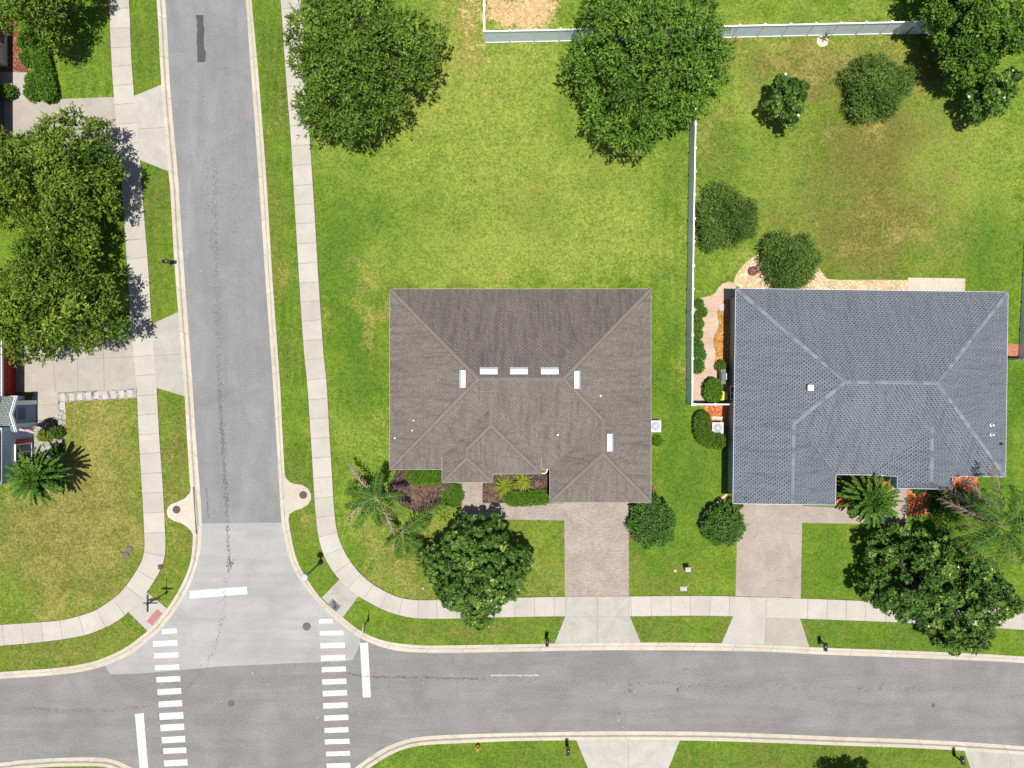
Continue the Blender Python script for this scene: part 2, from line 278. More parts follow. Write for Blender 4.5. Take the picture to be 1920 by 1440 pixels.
# ------------------------------------------------------------------ object helpers
ORG = {}
def tag(o, label=None, cat=None, group=None, kind=None):
    if label: o['label'] = label
    if cat: o['category'] = cat
    if group: o['group'] = group
    if kind: o['kind'] = kind
    return o
def thing(name, label, cat, loc=(0, 0, 0), group=None):
    o = bpy.data.objects.new(name, None); COL.objects.link(o); o.location = loc; o.empty_display_size = 0.3
    ORG[o.name] = Vector(loc); return tag(o, label, cat, group)
class MB:
    def __init__(s): s.v = []; s.f = []; s.m = []; s.uv = {}
    def add(s, vs, fs, m=0, uv=None):
        b = len(s.v); s.v += [tuple(x) for x in vs]
        for i, f in enumerate(fs):
            if uv: s.uv[len(s.f)] = uv[i]
            s.f.append([b + q for q in f]); s.m.append(m)
        return s
    def box(s, c, d, rot=0.0, m=0, taper=1.0):
        x, y, z = (q / 2 for q in d); R = Matrix.Rotation(rot, 3, 'Z'); c = Vector(c); vs = []
        for dz in (-z, z):
            k = 1.0 if dz < 0 else taper
            for a, b in ((-x, -y), (x, -y), (x, y), (-x, y)): vs.append(R @ Vector((a * k, b * k, dz)) + c)
        return s.add(vs, [(3, 2, 1, 0), (4, 5, 6, 7), (0, 1, 5, 4), (1, 2, 6, 5), (2, 3, 7, 6), (3, 0, 4, 7)], m)
    def prism(s, poly, z0, z1, m=0):
        n = len(poly); vs = [(x, y, z0) for x, y in poly] + [(x, y, z1) for x, y in poly]
        a = sum(poly[i][0] * poly[(i + 1) % n][1] - poly[(i + 1) % n][0] * poly[i][1] for i in range(n))
        o = list(range(n)) if a > 0 else list(range(n))[::-1]
        fs = [[n + i for i in o], [i for i in reversed(o)]]
        for i in range(n):
            p, q = o[i], o[(i + 1) % n]; fs.append([p, q, n + q, n + p])
        return s.add(vs, fs, m)
    def tube(s, pts, rad, seg=8, m=0, cap=True):
        pts = [Vector(p) for p in pts]; n = len(pts)
        if not hasattr(rad, '__len__'): rad = [rad] * n
        vs = []; up = Vector((0, 0, 1))
        for i, p in enumerate(pts):
            d = (pts[min(i + 1, n - 1)] - pts[max(i - 1, 0)]).normalized()
            a = d.cross(Vector((1, 0, 0)) if abs(d.z) > 0.9 else up).normalized(); b = d.cross(a)
            for k in range(seg):
                t = 2 * math.pi * k / seg; vs.append(p + (a * math.cos(t) + b * math.sin(t)) * rad[i])
        fs = [[i * seg + k, i * seg + (k + 1) % seg, (i + 1) * seg + (k + 1) % seg, (i + 1) * seg + k] for i in range(n - 1) for k in range(seg)]
        if cap: fs += [list(range(seg))[::-1], [(n - 1) * seg + k for k in range(seg)]]
        return s.add(vs, fs, m)
    def lathe(s, prof, c=(0, 0, 0), seg=16, m=0):
        c = Vector(c); vs = []
        for r, z in prof:
            for k in range(seg): t = 2 * math.pi * k / seg; vs.append(c + Vector((r * math.cos(t), r * math.sin(t), z)))
        n = len(prof)
        fs = [[i * seg + k, i * seg + (k + 1) % seg, (i + 1) * seg + (k + 1) % seg, (i + 1) * seg + k] for i in range(n - 1) for k in range(seg)]
        fs += [list(range(seg))[::-1], [(n - 1) * seg + k for k in range(seg)]]
        return s.add(vs, fs, m)
    def build(s, name, mats, parent=None, smooth=False, attr=None):
        if not isinstance(mats, (list, tuple)): mats = [mats]
        me = bpy.data.meshes.new(name); off = ORG[parent.name] if parent else Vector((0, 0, 0))
        me.from_pydata([tuple(Vector(v) - off) for v in s.v], [], s.f)
        for m in mats: me.materials.append(m)
        me.polygons.foreach_set('material_index', s.m)
        if smooth: me.polygons.foreach_set('use_smooth', [True] * len(s.f))
        if s.uv:
            ul = me.uv_layers.new(name='UVMap').data
            for i, p in enumerate(me.polygons):
                if i in s.uv:
                    for k, li in enumerate(p.loop_indices): ul[li].uv = s.uv[i][k]
        if attr:
            a = me.attributes.new(attr[0], 'FLOAT', 'FACE'); a.data.foreach_set('value', attr[1])
        me.update(); o = bpy.data.objects.new(name, me); COL.objects.link(o)
        if parent: o.parent = parent; ORG[o.name] = off.copy()
        else: ORG[o.name] = Vector((0, 0, 0))
        return o
def np_mesh(name, V, Fs, mats, parent=None, rnd=None, mi=None):
    """V (n,3); Fs a list of (k,m) index arrays"""
    off = np.array(ORG[parent.name]) if parent else np.zeros(3)
    me = bpy.data.meshes.new(name); n = len(V); me.vertices.add(n); me.vertices.foreach_set('co', (V - off).astype(np.float32).ravel())
    li = np.concatenate([f.ravel() for f in Fs]); tot = np.concatenate([np.full(len(f), f.shape[1]) for f in Fs])
    st = np.concatenate([[0], np.cumsum(tot)[:-1]])
    me.loops.add(len(li)); me.polygons.add(len(tot))
    me.polygons.foreach_set('loop_start', st.astype(np.int32)); me.loops.foreach_set('vertex_index', li.astype(np.int32))
    for m in (mats if isinstance(mats, (list, tuple)) else [mats]): me.materials.append(m)
    if mi is not None: me.polygons.foreach_set('material_index', mi.astype(np.int32))
    if rnd is not None:
        a = me.attributes.new('rnd', 'FLOAT', 'POINT'); a.data.foreach_set('value', rnd.astype(np.float32))
    me.update(calc_edges=True); me.validate()
    o = bpy.data.objects.new(name, me); COL.objects.link(o)
    if parent: o.parent = parent; ORG[o.name] = ORG[parent.name].copy()
    else: ORG[o.name] = Vector((0, 0, 0))
    return o
def copy_tree(o, loc, rot, parent=None):
    c = o.copy(); COL.objects.link(c)
    if parent is None: c.location = loc; c.rotation_euler = (0, 0, rot)
    else: c.parent = parent
    for ch in list(o.children): copy_tree(ch, None, None, c)
    return c
def sheet(name, poly_px, z, mat, kind='structure', thick=0.06, label=None, cat=None):
    poly = [G(x, y) for x, y in poly_px]
    o = MB().prism(poly, z - thick, z).build(name, mat)
    return tag(o, label, cat, None, kind)
def catmull(pts, n=8):
    P = [np.array(p, float) for p in pts]; P = [2 * P[0] - P[1]] + P + [2 * P[-1] - P[-2]]; out = []
    for i in range(1, len(P) - 2):
        a, b, c, d = P[i - 1:i + 3]
        for k in range(n):
            t = k / n; out.append(0.5 * (2 * b + (c - a) * t + (2 * a - 5 * b + 4 * c - d) * t * t + (3 * b - a - 3 * c + d) * t ** 3))
    out.append(P[-2]); return np.array(out)
def resample(P, n):
    d = np.concatenate([[0], np.cumsum(np.linalg.norm(np.diff(P, axis=0), axis=1))]); s = np.linspace(0, d[-1], n) if np.isscalar(n) else np.array(n) * d[-1]
    return np.stack([np.interp(s, d, P[:, k]) for k in range(P.shape[1])], 1), d[-1]
# ------------------------------------------------------------------ ground: kerb lines of the four corners (survey pixels)
ZL, ZW = 0.10, 0.125      # lawn level, paving level; the road surface is at 0
NE_o = [(426,-500),(449,-250),(472.5,0),(482,100),(492,220),(502,360),(513,540),(526,720),(530,800),(535,890),(541,965),(546,1000),(552,1030),(560,1055),(575,1082),(600,1118),(625,1141),(643,1156),(665,1174),(683,1185),(710,1197),(740,1204),(780,1208),(820,1209),(960,1207),(1133,1204),(1300,1204),(1440,1208),(1536,1213),(1675,1218),(1820,1224),(1920,1230),(2150,1246),(2500,1270)]
NE_i = [(414,-500),(438,-250),(461,0),(468,100),(477,220),(487,360),(499,540),(512,720),(518,815),(523,900),(528,980),(534,1012),(541,1041),(557,1080),(588,1120),(614,1148),(638,1169),(670,1193),(704,1209),(740,1219),(780,1223),(840,1224),(960,1222),(1133,1219),(1300,1219.5),(1440,1222),(1536,1227),(1675,1232),(1820,1238),(1920,1243),(2150,1259),(2500,1283)]
NW_o = [(250,-500),(272,-250),(295,0),(304,160),(317,320),(321,360),(329,500),(346,720),(351,800),(357,900),(362,940),(364,970),(363,1010),(359,1050),(349,1080),(333,1112),(315,1140),(298,1162),(278,1182),(240,1211),(200,1231),(160,1243),(100,1252),(0,1259),(-250,1277),(-600,1302)]
NW_i = [(265,-500),(287,-250),(310,0),(319,160),(333,320),(336,360),(345,500),(361,720),(366,800),(372,880),(376,930),(378.5,975),(378,1012),(373,1047),(362,1083),(347,1116),(328,1147),(311,1169),(290,1191),(249,1224),(207,1244),(165,1257),(100,1266),(0,1273),(-250,1291),(-600,1316)]
SE_i = [(2500,1440),(2150,1415),(1920,1399),(1816,1391.5),(1712,1386),(1570,1381),(1440,1375.5),(1300,1371.5),(1137,1371),(1055,1372),(960,1374),(885,1376),(803,1380),(760,1387),(721,1402),(690,1422),(664,1441),(635,1475),(615,1520),(606,1600),(618,1760),(640,2000)]
SE_o = [(2500,1455),(2150,1430),(1920,1413.5),(1816,1406.5),(1712,1401),(1570,1396),(1440,1391),(1300,1387),(1137,1386),(1055,1386.5),(960,1388),(885,1391),(803,1395),(765,1401),(730,1415),(706,1430),(690,1442),(655,1482),(633,1525),(622,1600),(634,1760),(656,2000)]
SW_i = [(-600,1473),(-250,1448),(0,1430),(30,1426),(103,1421),(180,1420),(215,1425),(250,1440),(320,1475),(370,1530),(395,1600),(412,1760),(430,2000)]
SW_o = [(-600,1488),(-250,1463),(0,1444),(40,1440),(103,1436),(180,1435),(208,1439),(240,1454),(306,1488),(352,1540),(377,1605),(394,1760),(412,2000)]
SMO = {k: catmull(v, 6) for k, v in dict(NEo=NE_o, NEi=NE_i, NWo=NW_o, NWi=NW_i, SEo=SE_o, SEi=SE_i, SWo=SW_o, SWi=SW_i).items()}

def in_poly(x, y, poly):
    ins = np.zeros(x.shape, bool); n = len(poly); j = n - 1
    for i in range(n):
        xi, yi = poly[i]; xj, yj = poly[j]
        c = ((yi > y) != (yj > y)) & (x < (xj - xi) * (y - yi) / (yj - yi + 1e-12) + xi); ins ^= c; j = i
    return ins
def blocks(o, i):   # kerb midline closed off far outside
    m = (0.86 * resample(SMO[o], 420)[0] + 0.14 * resample(SMO[i], 420)[0]); return m
BL = []
m = blocks('NEo', 'NEi'); BL.append(np.vstack([m, [(2500, -500)]]))
m = blocks('NWo', 'NWi'); BL.append(np.vstack([m, [(-600, -500)]]))
m = blocks('SEo', 'SEi'); BL.append(np.vstack([m, [(2500, 2000)]]))
m = blocks('SWo', 'SWi'); BL.append(np.vstack([m, [(-600, 2000)]]))

# smooth value noise from sines (for the lawn patches)
def vnoise(x, y, s, seed):
    r = np.random.RandomState(seed); o = 0
    for k in range(7):
        a = r.uniform(0, 2 * math.pi); w = r.uniform(0.6, 1.7) / s; o = o + np.sin((x * math.cos(a) + y * math.sin(a)) * w * 6.283 + r.uniform(0, 6.28))
    return o / 2.6
BLOBS = dict(
 yel=[(900,200,190,200,.8),(1000,330,240,170,.75),(960,480,260,60,.95),(1120,440,150,90,.8),(760,360,110,90,.5),(990,120,70,110,.85),(860,230,60,60,.7),(640,300,50,70,.5),(660,820,50,90,.45),(1400,160,80,120,.65),(1770,300,120,170,.7),(1880,330,60,160,.5),(1440,340,80,60,.5),(1370,500,50,40,.6),
   (1560,30,180,30,.6),(150,900,150,120,.5),(100,1050,130,120,.45),(130,130,60,60,.35),(1260,600,25,70,.45),(1250,940,40,60,.35),(690,1020,60,60,.6),(760,1080,90,40,.5),(1010,1050,40,60,.35),(1330,790,18,50,.5),(320,1000,40,70,.3),(150,1200,140,30,.25),(1300,1180,90,25,.2),(830,960,40,30,.7),(450,500,400,900,.0),(1500,430,60,80,.5)],
 lush=[(60,1080,60,40,.6),(130,900,26,60,.5),(210,830,30,24,.6),(190,790,24,16,.5),(100,1010,70,30,.45),(230,1110,30,30,.5),(640,470,70,110,.8),(670,680,50,80,.9),(640,620,35,60,.5),(1255,690,30,110,.9),(1240,820,30,90,.9),(1300,900,60,90,.8),(1180,1090,200,40,.3),(1260,1060,70,60,.6),(790,420,80,80,.35),(1270,280,25,80,.45),(1060,190,30,60,.5),(1850,470,70,80,.8),(1890,760,30,140,1.0),(1560,1050,80,80,.6),(1480,60,60,30,.5),(510,130,40,160,.6),(525,640,40,120,.4),(540,300,40,120,.45),
   (560,900,50,120,.5),(580,1070,50,50,.4),(275,400,40,140,.7),(275,90,40,110,.6),(300,540,30,60,.4),(870,1180,200,30,.5),(1280,1180,120,30,.6),(1650,1190,200,40,.8),(900,1420,200,30,.6),(1500,1420,250,40,.6),(60,1000,60,30,.5),(160,960,60,40,.4),(320,780,30,70,.5),(1820,930,110,80,.8),(1350,300,50,60,.3),(1820,200,60,40,.6),(650,1060,30,30,.6),(800,1020,60,30,.4),(250,880,20,120,.4),(190,1110,30,20,.8)],
 dry=[(130,950,170,230,.60),(160,860,60,70,.9),(200,1000,60,90,.8),(80,1080,60,60,.8),(1040,1080,40,40,.4),(720,1050,80,60,.5),(515,300,14,200,.35),(700,590,30,40,1.0),(705,640,28,30,.8),(720,500,60,14,.5),(860,55,30,70,1.3),(840,110,25,60,.7),(790,220,50,40,.55),(650,240,60,40,.5),(600,580,12,30,.7),(935,155,20,40,.3),(1560,85,260,14,.8),(1600,120,150,30,.8),(1530,130,70,40,.6),(1410,70,60,16,.8),(1660,230,40,40,.6),(1590,245,110,30,.3),(1500,490,50,30,.7),(1660,430,110,60,.5),(1750,450,60,60,.45),(1320,240,24,60,.55),(1330,380,26,60,.4),
   (200,800,70,60,.8),(140,870,60,90,.6),(60,920,70,40,.6),(230,940,40,80,.5),(180,1000,90,60,.55),(60,1110,70,50,.45),(210,1130,60,30,.6),(250,1010,25,50,.5),(110,1150,60,16,.9),(240,560,14,30,1.5),(66,440,30,40,1.5),(10,560,16,40,1.3),(330,900,26,60,.45),(320,820,20,50,.3),(520,560,22,50,.6),(505,480,20,40,.4),(690,1060,30,30,.6),(650,1080,20,20,.6),(830,1000,40,25,.5),(720,820,12,60,.6),(1310,720,25,40,.6),(1340,770,16,20,.6),
   (780,1100,30,14,.9),(1300,1105,90,10,.4),(980,1105,60,12,.5),(800,1195,120,14,.3),(90,1215,120,25,.4),(560,960,20,30,.5),(1900,1060,40,20,.8),(1280,400,10,120,.3),(400,1440,1,1,0),(1345,345,28,24,.4),(1870,200,40,80,.4)],
 brown=[(130,960,150,200,.75),(1600,330,150,170,.5),(1610,170,90,60,.5),(515,450,30,420,.42),(285,420,30,200,.35),(275,90,30,90,.3),(1200,1180,500,26,.38),(1400,1425,500,34,.4),(880,1185,160,22,.45),(860,1060,200,70,.45),(150,1205,150,30,.6),(325,840,26,110,.6),(1230,1090,120,30,.35),(560,930,40,120,.4),(1560,130,120,35,.9),(1640,280,110,110,.8),(1620,420,130,110,.85),(1560,260,60,60,.7),(1700,360,90,70,.4),(1380,90,40,20,.7),(1760,110,60,20,.8),(760,1050,80,50,.45),(700,1040,50,40,.3),(180,880,120,110,.4),(100,1090,90,70,.55),(120,1120,40,30,.8),(330,960,40,180,.5),(530,580,20,120,.4),(530,690,20,80,.35),(720,660,22,60,.35),(790,535,90,12,.6),(1330,300,40,60,.3),(200,1200,200,40,.4),(990,390,50,60,.25),(1130,330,60,40,.2),(870,380,1,1,0),(230,1020,60,90,.45)],
 sand=[(960,22,46,34,2.0),(905,60,30,10,.6),(860,30,22,36,.7)])
GX = np.arange(-62.0, 62.01, 0.31); GY = np.arange(-46.0, 46.01, 0.31)
xx, yy = np.meshgrid(GX, GY); px = xx * 24.2 + 960; py = 720 - yy * 24.2
nx, ny = len(GX), len(GY)
rough = 0.002 * vnoise(xx, yy, 1.3, 5) + 0.003 * vnoise(xx, yy, 5.0, 6)
V = np.stack([xx, yy, ZL + rough * 0.6], -1).reshape(-1, 3)
idx = np.arange(nx * ny).reshape(ny, nx)
Fq = np.stack([idx[:-1, :-1], idx[:-1, 1:], idx[1:, 1:], idx[1:, :-1]], -1).reshape(-1, 4)
ins = np.zeros(px.size, bool)
for b in BL: ins |= in_poly(px.ravel(), py.ravel(), [tuple(q) for q in b])
keep = ins[Fq].any(1); edge_v = np.zeros(px.size, bool); edge_v[Fq[keep].ravel()] = True; edge_v &= ~ins
ln = np.concatenate([resample(b[:-1], 6000)[0] for b in BL]); ei = np.where(edge_v)[0]
for q0 in range(0, len(ei), 400):          # snap the ragged outer vertices on to the kerb line
    q_ = ei[q0:q0 + 400]; d2 = (px.ravel()[q_, None] - ln[None, :, 0]) ** 2 + (py.ravel()[q_, None] - ln[None, :, 1]) ** 2; nn_ = ln[d2.argmin(1)]
    V[q_, 0] = (nn_[:, 0] - 960) / 24.2; V[q_, 1] = (720 - nn_[:, 1]) / 24.2
lawn = np_mesh('lawn', V, [Fq[keep]], M['grass']); tag(lawn, kind='structure')
wx = px + 26 * vnoise(xx, yy, 7, 11) + 9 * vnoise(xx, yy, 2.4, 12); wy = py + 26 * vnoise(xx, yy, 7, 13) + 9 * vnoise(xx, yy, 2.4, 14)
def blobfield(lst):
    o = np.zeros_like(px)
    for (a, b, rx, ry, amp) in lst:
        d = ((wx - a) / rx) ** 2 + ((wy - b) / ry) ** 2; o = np.maximum(o, amp * np.exp(-d * 0.75))
    return o
for nm, lst in BLOBS.items():
    a = lawn.data.attributes.new(nm, 'FLOAT', 'POINT'); a.data.foreach_set('value', blobfield(lst).astype(np.float32).ravel())
# mower stripes on the verges
ax = px - (py * 0.0745)
st = np.clip(np.sin((ax - 470) / 15.0 * math.pi * 2) * 1.4, 0, 1) * ((ax > 476) & (ax < 545) & (py < 900)) * np.clip(0.55 + 0.5 * vnoise(xx, yy, 6, 21), 0, 1)
st = st + np.clip(np.sin((ax - 205) / 22.0 * math.pi * 2), 0, 1) * ((ax < 300) & (ax > 80) & (py < 730)) * np.clip(0.3 + 0.5 * vnoise(xx, yy, 6, 22), 0, 1)
st = st + 0.6 * np.clip(np.sin((px - 600) / 17.0 * math.pi * 2), 0, 1) * ((px > 590) & (px < 735) & (py > 560) & (py < 900)) * np.clip(0.3 + 0.6 * vnoise(xx, yy, 6, 23), 0, 1)
st = st + 0.5 * np.clip(np.sin((px - 1220) / 22.0 * math.pi * 2), 0, 1) * ((px > 1220) & (px < 1290) & (py > 300) & (py < 780))
a = lawn.data.attributes.new('stripe', 'FLOAT', 'POINT'); a.data.foreach_set('value', st.astype(np.float32).ravel())
# far ground to the horizon, leaving the streets open
mb = MB(); C4 = 6.0
e = lambda v: v
def rect(x0, x1, y0, y1):
    mb.add([(x0, y0, ZL - .02), (x1, y0, ZL - .02), (x1, y1, ZL - .02), (x0, y1, ZL - .02)], [(0, 1, 2, 3)])
rect(-700, -28.6, 45.4, 700); rect(-21.0, 700, 45.4, 700); rect(-700, -22.6, -700, -45.4); rect(-13.4, 700, -700, -45.4)
rect(-700, -61.5, -24.4, 45.4); rect(-700, -61.5, -45.4, -31.6); rect(61.5, 700, -22.9, 45.4); rect(61.5, 700, -45.4, -29.6)
tag(mb.build('ground', M['grass']), kind='structure')
# ------------------------------------------------------------------ streets
road = MB().add([(-700, -700, 0), (700, -700, 0), (700, 700, 0), (-700, 700, 0)], [(0, 1, 2, 3)]).build('road', M['asphalt']); tag(road, kind='structure')
sheet('road_north_leg', [(258,-500),(300,0),(326,320),(340,500),(356,720),(368,900),(372,985),(536,981),(530,900),(518,720),(494,360),(466,0),(420,-500)], 0.004, M['asphalt_n'], thick=0.004)
pale = [(371,981.5),(534,979.5),(545,1012),(552,1041),(566,1080),(596,1120),(622,1145),(645,1165),(674,1187),(676,1206),(669,1222),(661,1237),(640,1240),(560,1243),(480,1246.5),(420,1249),(330,1257),(260,1263),(208,1264),(203,1258),(196,1246),(210,1240),(240,1224),(284,1186),(322,1145),(355,1083),(368,1040)]
sheet('road_pale_overlay', pale, 0.008, M['asphalt_p'], thick=0.004)
rr = random.Random(4)
def ragged(poly, n, amp):
    out = []
    for i in range(len(poly)):
        a, b = poly[i], poly[(i + 1) % len(poly)]
        for k in range(n):
            t = k / n; out.append((a[0] + (b[0] - a[0]) * t + rr.uniform(-amp, amp), a[1] + (b[1] - a[1]) * t + rr.uniform(-amp, amp)))
    return out
sheet('road_patch', ragged([(368,29),(381,28),(383,55),(382,85),(386,100),(384,117),(371,117),(369,80),(370,55)], 4, 0.9), 0.009, M['patch'], thick=0.004)
def crack(pts, width, dens, name='road_crack', smin=0.8, smax=2.4, seed=0, mat='crack', z=0.0125):
    r = random.Random(seed); P, L = resample(catmull(pts, 6), 200); mb = MB(); n = int(L * dens)
    for i in range(n):
        t = r.random(); k = int(t * 198); p = P[k]; d = P[k + 1] - P[k]; d = d / (np.linalg.norm(d) + 1e-9); nn = np.array([-d[1], d[0]])
        c = p + nn * r.gauss(0, width); a = r.uniform(smin, smax); b = a * r.uniform(.3, .7); ph = r.uniform(-.5, .5)
        pl = []
        for q in range(6):
            w = q * math.pi / 3 + r.uniform(-.3, .3); pl.append(c + d * a * math.cos(w + ph) * r.uniform(.6, 1.2) + nn * b * math.sin(w))
        mb.add([(*G(*q), z + 0.00002 * i) for q in pl], [tuple(range(6))[::-1]])
    return tag(mb.build(name, M[mat]), kind='structure')
crack([(402,300),(406,520),(410,700),(415,790),(421,880),(424,960)], 3.2, 1.0, seed=1, smin=.6, smax=1.7)
crack([(425,100),(440,400),(455,650),(462,800)], 5.0, 0.25, seed=21, smin=.6, smax=1.5)
crack([(380,130),(384,300),(398,480)], 3.5, 0.35, seed=22, smin=.6, smax=1.4)
crack([(412,730),(418,830),(424,920),(427,1000),(430,1060),(426,1075)], 1.9, 1.3, seed=2, smin=.7, smax=1.9)
crack([(428,1050),(430,1064)], 4.0, 1.6, seed=3, smin=1.2, smax=2.8)
crack([(424,1080),(418,1150),(408,1200),(385,1245),(350,1290),(300,1318),(240,1328),(150,1332),(30,1328)], 2.4, 0.55, seed=4, smin=.6, smax=1.6)
crack([(648,1262),(675,1267),(720,1269),(800,1271),(900,1273)], 0.9, 0.95, seed=5, smin=.9, smax=2.2)
crack([(900,1273),(1100,1281),(1300,1284),(1500,1288),(1800,1296)], 3.5, 0.22, seed=6, smin=.7, smax=1.8)
crack([(1170,1296),(1195,1292)], 2.5, 0.3, seed=7, smin=1.5, smax=3.2); crack([(1268,1298),(1276,1286)], 1.5, 0.6, seed=8, smin=1.5, smax=3.0)
crack([(1648,1293),(1659,1277)], 0.2, 0.9, seed=9, smin=.8, smax=1.6); crack([(387,912),(391,975)], 0.8, 0.6, seed=10, smin=1.0, smax=2.4)
crack([(348,452),(357,452),(352,470),(349,484)], 2.0, 0.3, seed=11, smin=.8, smax=1.6, mat='walk')
crack([(922,1266),(960,1266),(1010,1266)], .35, 2.0, seed=12, smin=1.0, smax=3.0, mat='walk')
r_ = random.Random(77)
for i_ in range(9):   # faint oil and tyre marks along the wheel paths
    x_, y_ = r_.uniform(1000, 1850), r_.choice((1262, 1345)) + r_.uniform(-8, 8); crack([(x_, y_), (x_ + r_.uniform(8, 26), y_ + r_.uniform(-2, 2))], 1.6, r_.uniform(.3, .8), seed=80 + i_, smin=.7, smax=2.0, mat='stain' if i_ % 3 else 'crack', name='road_stain')
crack([(60,1290),(250,1330),(500,1300),(900,1330),(1300,1330),(1800,1300)], 30, 0.012, seed=13, smin=.8, smax=1.5, mat='paint', name='road_litter')
crack([(1378,1354),(1424,1356)], 7, 3.0, seed=14, smin=.8, smax=2.2, mat='stain', name='road_stain')
crack([(440,700),(430,500),(400,300)], 40, 0.02, seed=15, smin=.6, smax=1.2, mat='paint', name='road_litter')
# painted markings
def marking(name, quads, z=0.0135):
    mb = MB()
    for q in quads: mb.prism([G(*p) for p in q], z - 0.004, z)
    return tag(mb.build(name, M['paint']), kind='structure')
XL = [(1215,1325,395,432,8),(1147,1332,484,526,9),(1155,1338,575,614,9),(1162,1344,666,704,8),(1172,1353,753,794,9),(1180,1360,844,888,10),(1188,1367,935,980,10),(1195,1376,1024,1074,10),(1203,1382,1110,1158,10),(1212,1390,1203,1250,10),(1223,1398,1288,1330,8),(1230,1408,1378,1424,9),(1240,1417,1468,1512,9),(1250,1426,1556,1600,9)]
def bar(x0, x1, y0, y1, s, ox, oy):
    a, b, c, d = ox + x0 / 4, ox + x1 / 4, oy + y0 / 4, oy + y1 / 4; s = s / 8
    return [(a, c + s), (b - .5, c - s), (b + .5, d - s), (a + .7, d + s)]
marking('crosswalk_marking', [bar(*q, 0, 1080) for q in XL])
XR = [(472,576,322,355,3),(477,656,410,444,5),(482,667,501,540,6),(485,669,593,633,7),(492,675,680,719,7),(496,678,771,812,7),(500,683,857,899,8),(503,687,949,991,8),(510,693,1042,1082,8),(513,694,1135,1174,7),(515,702,1222,1260,6),(524,706,1314,1349,5),(529,708,1403,1441,5),(536,714,1494,1532,5),(541,720,1584,1622,5)]
marking('crosswalk_marking', [bar(*q, 480, 1080) for q in XR])
marking('stop_line_marking', [[(355.5,1108),(462.5,1099.5),(464.5,1114),(356,1122.5)]])
marking('stop_line_marking', [[(675,1206),(690,1204.5),(695.5,1307),(680.5,1308)]])
marking('stop_line_marking', [[(253,1338.5),(269.5,1336.5),(278,1440),(283,1500),(266,1501),(262,1440)]])
# ------------------------------------------------------------------ kerbs with gutter pan and joints
def kerb(name, O, I, sp, jit, seed, skip=()):
    r = random.Random(seed); O, L = resample(SMO[O], 500); I, _ = resample(SMO[I], 500); Lm = L * PX
    t = list(np.linspace(0, 1, 420)); js = []; s = r.uniform(0, 1)
    while s < Lm: js.append(s / Lm); s += sp * r.uniform(1 - jit, 1 + jit)
    d = 0.016 / Lm; ts = sorted([(x, 0) for x in t if all(abs(x - j) > 2.5 * d for j in js)] + [(j - d, 1) for j in js if j > d] + [(j + d, 0) for j in js])
    prof = [(0.0, 0.016, 0), (0.42, 0.010, 0), (0.47, 0.012, 2), (0.52, 0.03, 0), (0.60, 0.112, 0), (0.68, 0.128, 0), (1.0, 0.134, 0), (1.0, 0.02, 0)]
    n = len(prof); vs = []; fs = []; ms = []; sl = []; cur = r.random()
    for x, _f in ts:
        a = np.array([np.interp(x, np.linspace(0, 1, 500), I[:, k]) for k in (0, 1)]); b = np.array([np.interp(x, np.linspace(0, 1, 500), O[:, k]) for k in (0, 1)])
        for w, z, _ in prof: vs.append((*G(*(a * (1 - w) + b * w)), z))
    for i in range(len(ts) - 1):
        j = ts[i][1] == 1
        if j: cur = r.random()
        for k in range(n - 1):
            fs.append((i * n + k, i * n + k + 1, (i + 1) * n + k + 1, (i + 1) * n + k)); ms.append(1 if j else (2 if prof[k + 1][2] == 2 or prof[k][2] == 2 else 0)); sl.append(cur)
    mb = MB(); mb.v = vs; mb.f = fs; mb.m = ms
    # make normals point up
    A, B, Cc = (Vector(vs[q]) for q in fs[0][:3])
    if (B - A).cross(Cc - A).z < 0: mb.f = [f[::-1] for f in fs]
    return tag(mb.build(name, [M['kerb'], M['joint'], M['grime']], attr=('slab', sl)), kind='structure')
kerb('kerb', 'NEo', 'NEi', 3.1, 0.12, 1); kerb('kerb', 'NWo', 'NWi', 3.0, 0.12, 2); kerb('kerb', 'SEo', 'SEi', 3.2, 0.12, 3); kerb('kerb', 'SWo', 'SWi', 3.2, 0.1, 4)
